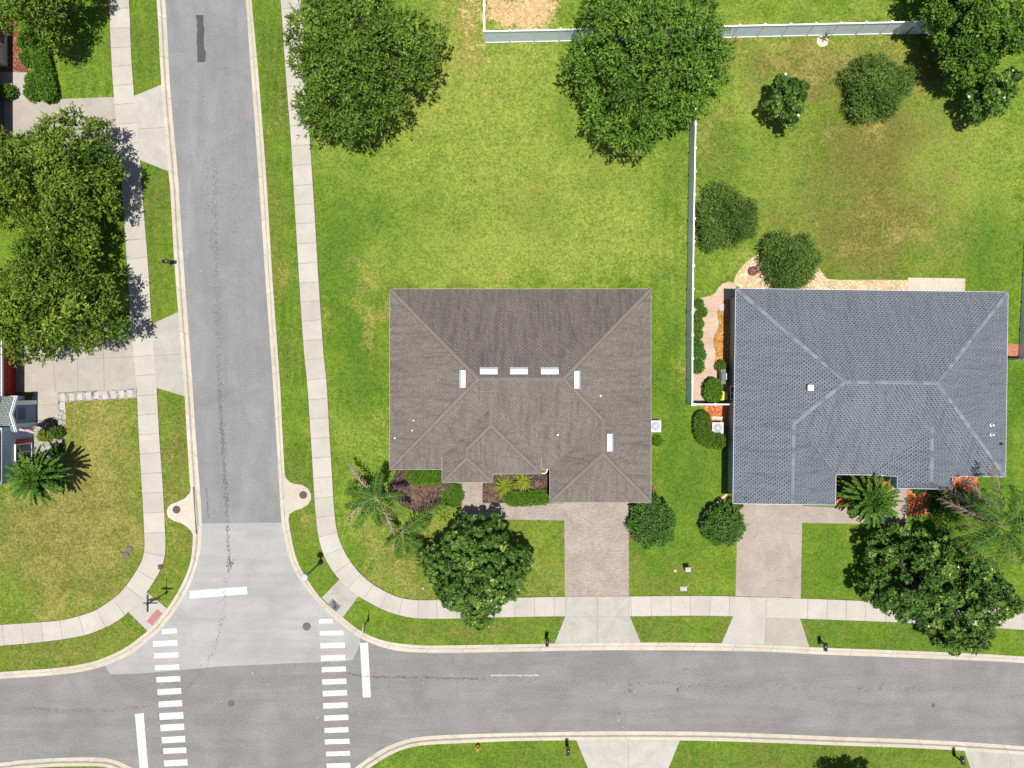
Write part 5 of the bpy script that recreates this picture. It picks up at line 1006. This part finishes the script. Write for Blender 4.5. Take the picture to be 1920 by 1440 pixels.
def magnolia(name, label, px, py, rpx, zt, zb, seed, nl=44, spr=46, flowers=0, sx=1., sy=1., L=.25, Wd=.115, lob=(.07, .115), outline=None, trunk=.16):
    r = RS(seed); zm = zb + (zt - zb) * .5; R = rpx / (F / (H - zm)); cx, cy = G(px, py, zm); root = thing(name, label, TREE, (cx, cy, ZL)); geo = Geo(); ctr = []; ph = r.uniform(0, 6.28, 4)
    def outl(th):
        o = 1 + .09 * math.sin(4 * th + ph[0]) + .08 * math.sin(7 * th + ph[1])
        return o * (np.interp(math.degrees(th) % 360, [a for a, _ in outline], [b for _, b in outline], period=360) if outline else 1)
    pts2 = []; tries = 0
    while len(pts2) < nl and tries < 9000:
        tries += 1; th = r.uniform(0, 6.2832); rho = math.sqrt(r.rand()); lr = R * r.uniform(*lob); rad = max(0, R * outl(th) - lr * .8) * rho; x, y = rad * math.cos(th), rad * math.sin(th); k = 1.25 * (1 - tries / 14000)
        if all((x - a) ** 2 + (y - b) ** 2 > (k * (lr + l2)) ** 2 for a, b, l2, _ in pts2): pts2.append((x, y, lr, rho))
    for (x, y, lr, rho) in pts2:
        z = zb + (zt - zb) * math.sqrt(max(.02, 1 - (.95 * rho) ** 2)) * r.uniform(.45, 1.05) - lr * .5; ctr.append((cx + x * sx, cy + y * sy, max(z, zb), lr))
    for i in range(nl // 3):
        th = r.uniform(0, 6.2832); rho = math.sqrt(r.rand()); rad = R * .88 * outl(th) * rho; ctr.append((cx + rad * math.cos(th) * sx, cy + rad * math.sin(th) * sy, zb + (zt - zb) * r.uniform(.0, .4) * (1.1 - rho * .6), R * r.uniform(*lob) * 1.1))
    fl = Geo()
    for (a, b, z, lr) in ctr:
        n = int(spr * r.uniform(.75, 1.25)); d = unit(r.normal(0, 1, (n * 2, 3)) + np.array([0, 0, .45])); d = d[d[:, 2] > -.3][:n]; n = len(d)
        C = np.array([a, b, z]) + d * np.array([lr, lr, lr * 1.5]) * r.uniform(.7, 1.05, (n, 1)); ax = unit(d + r.normal(0, .22, d.shape) + np.array([0, 0, .12]))
        base = .40 + r.normal(0, .16) + r.normal(0, .1, n)
        e1 = unit(np.cross(ax, r.normal(0, 1, ax.shape))); e2 = np.cross(ax, e1); mm = 8
        for j in range(mm):
            t = 2 * math.pi * j / mm + r.uniform(0, .6, (n, 1)); q = unit(ax * r.uniform(.15, .75, (n, 1)) + e1 * np.cos(t) + e2 * np.sin(t)); S = unit(np.cross(q, ax + d * .6 + r.normal(0, .35, q.shape))); k = r.uniform(.75, 1.2, n)
            geo.add(*leaves(C + ax * .04 * j / mm, q, S, L * k, Wd * k, np.clip(base + r.normal(0, .17, n), 0, 1)))
    geo.build('crown', M['mag'], root)
    for c in [ctr[i] for i in r.permutation(len(pts2))[:flowers]]:
        g = Geo(); p = np.array([c[0] + r.normal(0, .2), c[1] + r.normal(0, .2), c[2] + c[3] * .95 + .05]); t = np.arange(7) * .8976; q = unit(np.stack([np.cos(t), np.sin(t), np.full(7, .55)], 1)); g.add(*leaves(np.repeat(p[None], 7, 0), q, unit(np.cross(q, [0, 0, 1.])), .125, .095, np.full(7, .5))); g.build('blossom', M['petal'], root)
    limbs(root, (cx, cy, ZL), R, [c[:3] for c in ctr[::4]], trunk, r, zc=zb + 1.2); return root
magnolia('magnolia_tree', 'dark glossy magnolia on the front lawn overhanging the curved sidewalk', 895, 1068, 101, 5.6, 1.2, 31, nl=125, spr=20, flowers=0, outline=[(0, .95), (45, .95), (90, .95), (135, 1.0), (180, 1.02), (225, 1.0), (270, 1.1), (315, .95)])
magnolia('magnolia_tree', 'glossy magnolia with few blossoms beside the beige paver path', 1724, 1080, 97, 5.6, 1.2, 32, nl=110, spr=20, flowers=6)
magnolia('magnolia_tree', 'magnolia dotted with white blossoms hanging over the lower kerb', 1815, 1130, 100, 5.6, 1.2, 33, nl=105, spr=20, flowers=26)
magnolia('magnolia_tree', 'small oval magnolia with white blossoms alone in the back yard', 1481, 181, 40, 5.0, 1.6, 34, nl=22, spr=26, flowers=4, sx=.9, sy=1.15, lob=(.18, .27), trunk=.08, L=.2, Wd=.1)
magnolia('magnolia_tree', 'small round magnolia under the tall tree, its dark shadow beside it', 1866, 172, 45, 5.2, 1.6, 35, nl=24, spr=26, flowers=5, lob=(.18, .27), trunk=.08, L=.2, Wd=.1)
magnolia('pruned_magnolia_tip', 'unused', -4000, -4000, 10, 2, 1, 1, nl=1, spr=1) if False else None
def wispy(label, px, py, rpx, h, seed, sx=1., sy=1.):
    root = oak('weeping_shrub', label, 'shrub', px, py, rpx, h, .3, 'wisp', seed, nl=30, spr=110, m=8, L=.24, Wd=.05, sx=sx, sy=sy, lob=(.16, .27), sl=.5, trunk=.06, shag=.28, amp=1.5)
    r = RS(seed); cx, cy, _ = root.location; R = rpx / (F / (H - h * .5)); tw = MB()
    for i in range(22):
        a = r.uniform(0, 6.28); l = R * r.uniform(.3, .8); b = np.array([cx + r.normal(0, R * .22), cy + r.normal(0, R * .22), h * .6]); e = r.uniform(.45, 1.0); w = r.normal(0, .5)
        pts = [b + np.array([math.cos(a + w * t) * l * t, math.sin(a + w * t) * l * t, l * (t * e - .5 * t * t) + .2]) for t in (0, .3, .65, 1.)]; tw.tube(pts, [.014, .012, .009, .005], 4)
    tw.build('branches', M['twig'], root); return root
wispy('dark weeping shrub with pale twigs beside the brown patch of the back yard', 1646, 160, 53, 2.6, 41, 1.05, 1.0)
wispy('dark weeping shrub right against the fence between the yards', 1362, 408, 50, 2.5, 42)
wispy('dense weeping shrub on the tan gravel at the corner of the grey roof', 1480, 490, 49, 2.4, 43)
def ball(name, label, px, py, rpx, h, seed, mat='bush', L=.17, Wd=.075, dens=1.0, cat='shrub', sx=1., sy=1., group=None, jag=.11):
    r = RS(seed); zm = h * .55; R = rpx / (F / (H - zm)); cx, cy = G(px, py, zm); root = thing(name, label, cat, (cx, cy, ZL), group); n = int(dens * 1500 * max(.12, R * R / 2.5)); d = unit(r.normal(0, 1, (n, 3)) + np.array([0, 0, .3])); d = d[d[:, 2] > -.6]; n = len(d)
    bump_ = 1 + jag * np.sin(d[:, 0] * 9 + seed) * np.sin(d[:, 1] * 8) + r.normal(0, .045, n)
    C = np.array([cx, cy, h * .5]) + d * np.array([R * sx * .93, R * sy * .93, h * .47]) * bump_[:, None]; C[:, 2] = np.maximum(C[:, 2], .14); g = Geo(); sprigs(g, C, d, r, 5, L * .9, L, Wd, .85, .33 + .25 * r.rand(n), 0, .55); g.build('foliage', M[mat], root)
    mb = MB(); mb.lathe([(R * .5, .11), (R * .84, h * .3), (R * .88, h * .55), (R * .66, h * .78), (R * .25, h * .88)], (0, 0, 0), 14); mb.v = [(cx + a * sx, cy + b * sy, c) for a, b, c in mb.v]; mb.build('inner_core', M['core'], root); return root  # added solid dark core that blocks the view through the leaves
ball('clipped_bush', 'large round clipped bush at the corner of the brown garage', 1223, 979, 42, 2.2, 51, sx=.98, sy=1.09, jag=.16)
ball('clipped_bush', 'round clipped bush ringed by pale edging beside the beige driveway', 1356, 983, 37.5, 2.2, 52, jag=.14)
ball('box_shrub', 'clipped box shrub in the white planter by the pale house', 15, 171, 12.5, 1.1, 53, 'hedge_b', .12, .055, 1.6)
for i, (a, b, rr_, hh, mt, lb) in enumerate([(107,811,10,.75,'hedge','round green shrub in the pebble bed below the entry path'),(108.5,842,7.5,.6,'hedge','small round shrub in the pebble bed nearest the palm'),(92,797,9.5,.7,'core_leaf','dark purple black shrub in the pebble bed under the entry'),(84,816,10,.7,'brom','yellow brown shrub in the pebble bed beside the flag'),(1353,686,7.5,.9,'hedge','green potted shrub beside the barbecue grill'),(1310.5,569.5,5.6,.5,'bush','smallest star shaped shrub on the tan side path'),(1316.5,585,6.2,.55,'bush','star shaped shrub on the tan side path, second from the lawn'),(1305.5,594,7,.6,'hedge','low shrub by the fence with a white stone beside it'),(1308.5,608,8.5,.75,'hedge_b','bright leafy shrub in the middle of the fence planting'),(1306.5,626,8.5,.7,'hedge_b','bright leafy shrub just above the darker fence clumps'),(1306,649,10.5,.95,'bush','tall dark clump against the fence of the side path'),(1310,664,11.5,1.0,'bush','widest dark clump bulging onto the side path'),(1307.5,687,11,1.0,'bush','dark clump at the lower end of the side path planting'),(842,893,1,.2,'hedge','x')]):
    if lb == 'x': continue
    m_ = 'core_leaf' if mt == 'core_leaf' else mt
    if m_ == 'core_leaf' and 'core_leaf' not in M: M['core_leaf'] = mat_leaf('dark_purple_leaf', (.012, .012, .012), (.03, .028, .025), (.05, .045, .04))
    ball('low_shrub', lb, a, b, rr_, hh, 60 + i, m_, .15, .06, 1.5, 'shrub', jag=.14)
def hedge(name, label, pts, wpx, h, seed, mat='hedge', L=.13, Wd=.06, closed=False, wob=.06, dens=1.0, cat='hedge'):
    """leafy hedge swept along a line of ground pixels"""
    r = RS(seed); Pp, Lp = resample(catmull(pts, 6), 60); g = [np.array(G(*p, h * .9)) for p in Pp]; g = np.array(g); Lm = np.sum(np.linalg.norm(np.diff(g, axis=0), axis=1)); w = wpx * PX / 2
    root = thing(name, label, cat, (*g[len(g) // 2], ZL)); N = int(dens * 420 * Lm * (2 * w + 2 * h)); t = r.uniform(0, 58.99, N); k = t.astype(int); fr = (t - k)[:, None]; c = g[k] * (1 - fr) + g[k + 1] * fr; d = unit(g[k + 1] - g[k]); nn = np.stack([-d[:, 1], d[:, 0]], 1)
    side = r.rand(N); top = side < (2 * w) / (2 * w + 2 * h) * 1.25; off = np.where(top, r.uniform(-1, 1, N), np.where(r.rand(N) < .5, -1., 1.)); z = np.where(top, h, r.uniform(.12, h, N))
    nrm = np.where(top[:, None], np.array([0, 0, 1.]), np.concatenate([nn * off[:, None], np.zeros((N, 1))], 1)); e = r.normal(0, wob, N); C = np.concatenate([c + nn * (off * w)[:, None], z[:, None]], 1) + nrm * e[:, None]
    end = np.minimum(t, 59 - t) / 59 * Lm; C[:, :2] = c + (C[:, :2] - c) * np.clip(np.sqrt(np.clip(end / w, 0, 1)), .15, 1)[:, None]
    gg = Geo(); sprigs(gg, C, nrm, r, 4, L * .7, L, Wd, .85, .32 + .28 * r.rand(N), 0, .5); gg.build('foliage', M[mat], root)
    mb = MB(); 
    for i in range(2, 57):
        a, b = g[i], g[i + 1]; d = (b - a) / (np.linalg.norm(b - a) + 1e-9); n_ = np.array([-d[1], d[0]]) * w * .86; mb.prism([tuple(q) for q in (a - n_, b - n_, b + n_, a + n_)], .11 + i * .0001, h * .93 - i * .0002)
    mb.build('inner_core', M['core'], root); return root  # solid dark core added so the hedge is not see-through
hedge('clipped_hedge', 'clipped hedge curling in a U round the air conditioner', [(1325,774),(1319,785),(1317,800),(1320,815),(1330,824),(1345,827),(1361,825)], 21, 1.0, 71)
hedge('clipped_hedge', 'clipped hedge block just inside the short gate fence', [(1338,710),(1338,755)], 24, 1.0, 72, 'hedge_b')
hedge('clipped_hedge', 'low bright hedge tucked under the front eave of the brown house', [(762,892.5),(832,893)], 23, .85, 73, 'hedge_b')
hedge('clipped_hedge', 'low green groundcover block between the path and the fallen fronds', [(849,908),(849,950)], 34, .35, 74, 'hedge_b', L=.11)
hedge('clipped_hedge', 'low clipped hedge along the paver path in front of the brown porch', [(948,934),(975,936),(1000,934),(1031,931)], 18, .7, 75, 'hedge_b')
hedge('clipped_hedge', 'long leafy hedge between the red mulch and the lawn of the pale house', [(66,56),(70,90),(78,125),(86,160),(89,188)], 19, .9, 76, 'hedge_b', L=.17, Wd=.07)
hedge('clipped_hedge', 'short hedge strip in the corner beside the beige driveway', [(1366,936),(1376,944),(1392,948)], 11, .5, 77, 'hedge')
hedge('clipped_hedge', 'narrow hedge in the dark recess beside the garage gable', [(1574,893),(1574,925)], 14, .8, 78, 'hedge')
hedge('clipped_hedge', 'low hedge patch below the brown house air conditioner', [(1232,818),(1232,835)], 18, .3, 80, 'hedge_b')
for i, (a, b, rr_) in enumerate([(52,78,15),(53,108,14),(64,152,13),(62,172,15)]):
    ball('low_shrub', ['rounded shrub at the top of the red mulch by the pale house','rounded shrub in the red mulch halfway along the hedge','rounded shrub at the end of the red mulch above the path','rounded shrub bulging over the pale entry path'][i], a, b, rr_, .85, 90 + i, 'hedge_b', .16, .07, 1.3)
for i, (a, b, rr_, hh) in enumerate([(1757,921,13,.7),(1776,938,16,.9),(1800,934,13,.8),(1757,950,13,.6),(1826,944,15,.8),(1722,914,8,.5)]):
    ball('low_shrub', ['dark shrub under the porch eave between the two orange mulch beds','largest dark shrub beside the bare palm trunk','dark shrub just above the palm trunk','dark shrub at the foot of the palm by the square orange mulch bed','green shrub under the dead tan palm fronds','small green shrub at the top edge of the square orange mulch bed'][i], a, b, rr_, hh, 160 + i, 'bush', .17, .07, 1.2, 'shrub', jag=.2)
def blades(geo, c, n, L, Wd, r, el=(.2, 1.2), droop=.5, seg=3, rb=.5):
    th = r.uniform(0, 6.283, n); e = r.uniform(*el, n); Ls = L * r.uniform(.6, 1.1, n); h = np.stack([np.cos(th), np.sin(th), np.zeros(n)], 1); p0 = np.repeat(np.array(c)[None], n, 0); S = np.stack([-np.sin(th), np.cos(th), np.zeros(n)], 1); rb_ = np.clip(rb + r.normal(0, .2, n), 0, 1); w0 = Wd * .6
    for k in range(seg):
        t = (k + 1) / seg; p1 = np.array(c) + h * (Ls * t * np.cos(e))[:, None] + np.array([0, 0, 1.]) * (Ls * (t * np.sin(e) - droop * t * t * np.cos(e)))[:, None]; w1 = Wd * (1 - .75 * t) if k else Wd
        V = np.stack([p0 - S * w0 / 2, p0 + S * w0 / 2, p1 + S * w1 / 2, p1 - S * w1 / 2], 1).reshape(-1, 3); geo.add(V, np.arange(4 * n).reshape(n, 4), np.repeat(rb_, 4)); p0 = p1; w0 = w1
def tuft(name, label, px, py, L, n, mat, seed, h=.12, cat='plant', Wd=.05, el=(.2, 1.2), droop=.5, group=None):
    r = RS(seed); x, y = G(px, py, h); root = thing(name, label, cat, (x, y, ZL), group); g = Geo(); blades(g, (x, y, h), n, L, Wd, r, el, droop); g.build('leaves', M[mat], root); return root
tuft('spiky_plant', 'yellow green spiky plant by the porch, nearer the entry path', 945, 912, 1.15, 90, 'brom', 101, .25, Wd=.09, el=(.1, 1.0))
tuft('spiky_plant', 'yellow green spiky plant under the gutter of the front gable', 980, 904, 1.15, 90, 'brom', 102, .35, Wd=.08, el=(.1, 1.0))
tuft('ornamental_grass', 'pinkish ornamental grass in the dark mulch beside the entry path', 919, 925, .9, 260, 'pinkgrass', 103, .1, Wd=.05)
tuft('ornamental_grass', 'pinkish ornamental grass in the corner by the garage', 1008, 914, .75, 200, 'pinkgrass', 104, .1, Wd=.045)
tuft('ornamental_grass', 'reddish grass clump at the end of the low bright hedge', 838, 908, .85, 240, 'pinkgrass', 105, .1, Wd=.045)
tuft('ornamental_grass', 'purple brown grass clump in the dark mulch between the palm fronds', 785, 922, 1.0, 260, 'pinkgrass', 106, .1, Wd=.045)
tuft('ornamental_grass', 'reddish grass clump below the low bright hedge', 806, 908, .75, 200, 'pinkgrass', 107, .1, Wd=.045)
tuft('spiky_plant', 'yellow leafy plant at the edge of the mulch beside the front lawn', 833, 968, .8, 60, 'brom', 108, .15, Wd=.06)
tb_pts = [(1347,586),(1352,594),(1358,597),(1352,609),(1357,605),(1346,627),(1357,628),(1346,643),(1353,643),(1357,643),(1356,655),(1345,664),(1357,666),(1359,567)]
for i, (a, b) in enumerate(tb_pts): tuft('bedding_plant', 'small dark green bedding plant in the rust coloured gravel strip', a, b, .26, 22, 'hedge', 120 + i, .04, Wd=.06, group='bedding plants in the rust gravel strip')
tuft('trellis_plant', 'thin dark climber leaning on the long fence over the round pale pad', 1545, 71, .9, 26, 'bush', 150, .3, Wd=.05, el=(.7, 1.5), droop=.1)
def frond(geo, c, th, L, el, droop, nl, ll, lw, r, vee=.35, rb=.5, lat=1.0, curl=0.0, dm=0, rach=.035):
    """pinnate frond as a curved rachis with leaflets on both sides"""
    t = np.linspace(0, 1, 14); hx = np.zeros(14); hz = np.zeros(14)
    for i in range(1, 14): e = el - droop * (t[i] ** 1.2); hx[i] = hx[i - 1] + math.cos(e) * L / 13; hz[i] = hz[i - 1] + math.sin(e) * L / 13
    an = th + curl * t; P = np.stack([c[0] + hx * np.cos(an), c[1] + hx * np.sin(an), np.maximum(c[2] + hz, .14)], 1); S0 = np.array([-math.sin(th), math.cos(th), 0])
    for i in range(13):
        w0, w1 = rach * (1 - .8 * t[i]), rach * (1 - .8 * t[i + 1]); V = np.array([P[i] - S0 * w0, P[i] + S0 * w0, P[i + 1] + S0 * w1, P[i + 1] - S0 * w1]) + np.array([0, 0, .012]); geo.add(V, np.array([[0, 1, 2, 3]]), np.full(4, .97), dm)
    u = np.linspace(.14, .985, nl); B = np.stack([np.interp(u, t, P[:, k]) for k in range(3)], 1); T = np.stack([np.gradient(P[:, k], t) for k in range(3)], 1); T = unit(np.stack([np.interp(u, t, T[:, k]) for k in range(3)], 1))
    side = unit(np.cross(T, [0, 0, 1.])); nrm = np.cross(side, T); env = ll * (np.sin(np.pi * (.12 + .80 * u)) ** .6)
    for s in (1, -1):
        q = unit(side * s * lat + T * (.55 + .3 * u)[:, None] + nrm * (vee + r.normal(0, .3, (nl, 1))) + r.normal(0, .2, B.shape)); q2 = unit(q - np.array([0, 0, .75])); n = nl; S = unit(np.cross(q, nrm) + r.normal(0, .25, q.shape)); w = lw * r.uniform(.8, 1.2, n)[:, None]; l = (env * r.uniform(.85, 1.1, n))[:, None]
        A = B; M1 = B + q * l * .55; M2 = M1 + q2 * l * .5; rr_ = np.repeat(np.clip(rb + r.normal(0, .15, n), 0, .94), 4)
        V = np.stack([A - S * w * .35, A + S * w * .35, M1 + S * w * .5, M1 - S * w * .5], 1).reshape(-1, 3); geo.add(V, np.arange(4 * n).reshape(n, 4), rr_)
        V = np.stack([M1 - S * w * .5, M1 + S * w * .5, M2 + S * w * .06, M2 - S * w * .06], 1).reshape(-1, 3); V[:, 2] = np.maximum(V[:, 2], .13); geo.add(V, np.arange(4 * n).reshape(n, 4), rr_)
    return P
def pindo(label, px, py, zc, L, n, seed, tr=.2):
    r = RS(seed); cx, cy = G(px, py, zc); root = thing('feather_palm', label, 'palm', (cx, cy, ZL)); g = Geo()
    for i in range(n):
        th = i * 2.39996 + r.normal(0, .12); f = (i + .5) / n; el = 1.35 - 1.7 * f + r.normal(0, .1); frond(g, (cx + .05 * math.cos(th), cy + .05 * math.sin(th), zc), th, L * r.uniform(.85, 1.05) * (.75 + .3 * min(1, f * 2)), el, .75, 30, .24, .085, r, .7, .36 + .3 * (1 - f) + r.normal(0, .14), .6, 0, 0, .035)
    g.build('crown', M['pindo'], root); mb = MB(); mb.tube([(cx, cy, 0), (cx, cy, zc * .5), (cx, cy, zc - .05)], [tr * 1.3, tr, tr * .9], 12); mb.build('trunk', M['palmbark'], root); return root
pindo('dense dark feather palm with a spiky round shadow beside the blue house', 68, 893, 3.3, 2.1, 84, 201)
pindo('dense feather palm in the recess between the garage gable and the entry path', 1632, 934, 2.7, 2.1, 84, 202)
def queen(label, base, zc, fr, seed, lean=(0, 0), tr=.14, group=None):
    """tall palm with each frond a part; fr: (angle deg, length, elevation, droop, material)"""
    r = RS(seed); bx_, by_ = G(*base); cx, cy = bx_ + lean[0], by_ + lean[1]; root = thing('queen_palm', label, 'palm', (bx_, by_, ZL))
    MB().tube([(bx_, by_, 0), (bx_ + lean[0] * .3, by_ + lean[1] * .3, zc * .4), (cx, cy, zc)], [tr * 1.35, tr, tr * .8], 12).build('trunk', M['palmbark'], root, True)
    for (a, L, el, dr, mt, *ll_) in fr:
        a += r.normal(0, 5); L *= r.uniform(.88, 1.08); dr *= r.uniform(.9, 1.25)
        g = Geo(); dead = mt == 'dead'; th = math.radians(a); frond(g, (cx + .08 * math.cos(th), cy + .08 * math.sin(th), zc - (.15 if dead else 0)), th, L, el, dr, 36 if L > 1.8 else 26, (ll_[0] if ll_ else (.6 if dead else .58) * min(1, L / 2.6)), .06 if dead else .055, r, -.5 if dead else -.05, .45 + r.normal(0, .12), .55 if dead else .9, r.normal(0, .22), 0, .03); o = g.build('frond', M[mt], root)
        if dead: o['label'] = 'dead tan frond'
    return root
q, y_, d_ = 'queen', 'queen_y', 'dead'
queen('tall palm with a bare grey trunk and dead fronds beside the flowering magnolia', (1760, 942), 6.9, [(10,3.8,.5,1.2,q),(40,3.4,.7,1.3,q),(-20,3.9,.4,1.1,q),(-50,3.7,.55,1.2,q),(-80,3.7,.3,1.2,y_),(-110,3.3,.5,1.2,q),(-140,3.2,.3,1.1,y_),(-165,3.4,.5,1.2,q),(170,3.2,.2,1.0,y_),(150,2.9,.5,1.2,q),(70,3.2,.8,1.3,q),(110,3.0,.7,1.3,q),(-35,4.0,.1,.9,y_),(-65,3.8,.0,.8,y_),(20,3.2,1.1,1.5,q),(-100,3.0,1.1,1.5,q),(200,2.9,1.0,1.5,q),(-10,3.9,.1,.9,q),(160,4.4,-.5,.5,d_,.8),(128,4.0,-.45,.5,d_,.9),(95,3.8,-.45,.5,d_,.9),(70,4.6,-.2,.5,d_,.9),(0,3.0,.9,1.4,q),(55,3.6,.35,1.1,q),(-55,3.4,.95,1.5,q),(130,3.0,.9,1.4,q),(-125,3.6,.15,1.0,y_),(-150,3.0,.8,1.4,q),(30,3.9,.2,.9,y_),(185,3.5,.35,1.1,y_)], 301, (.1, -.5), .17)
queen('young palm on the lawn corner with tan tipped fronds spread toward the sidewalk', (719, 921), 3.2, [(137,2.5,.6,1.1,q),(150,1.9,.5,1.3,q),(178,2.5,.4,1.0,q),(203,2.7,.3,.9,q),(235,2.9,.5,1.2,q),(262,2.2,.6,1.2,q),(285,2.3,.5,1.1,y_),(330,2.4,.6,1.1,y_),(8,2.2,.8,1.2,q),(60,1.9,.9,1.3,q),(100,2.1,.9,1.3,q),(136,3.4,.0,.6,d_),(205,3.5,-.1,.5,d_),(303,3.3,-.1,.55,d_)], 302)
queen('young palm with one broad bright frond arching toward the entry path', (764, 980), 1.5, [(50,4.0,.38,.75,q,.85),(20,2.6,.5,1.0,q,.7),(222,1.6,.3,.8,q),(250,1.9,.4,1.0,q),(290,2.0,.4,1.0,y_),(330,2.1,.5,1.0,q),(5,2.3,.5,1.1,q),(150,1.8,.6,1.2,y_),(265,2.4,.2,.9,q,.7),(300,2.3,.3,.9,q,.7)], 303, (-.2, -.5), .12)
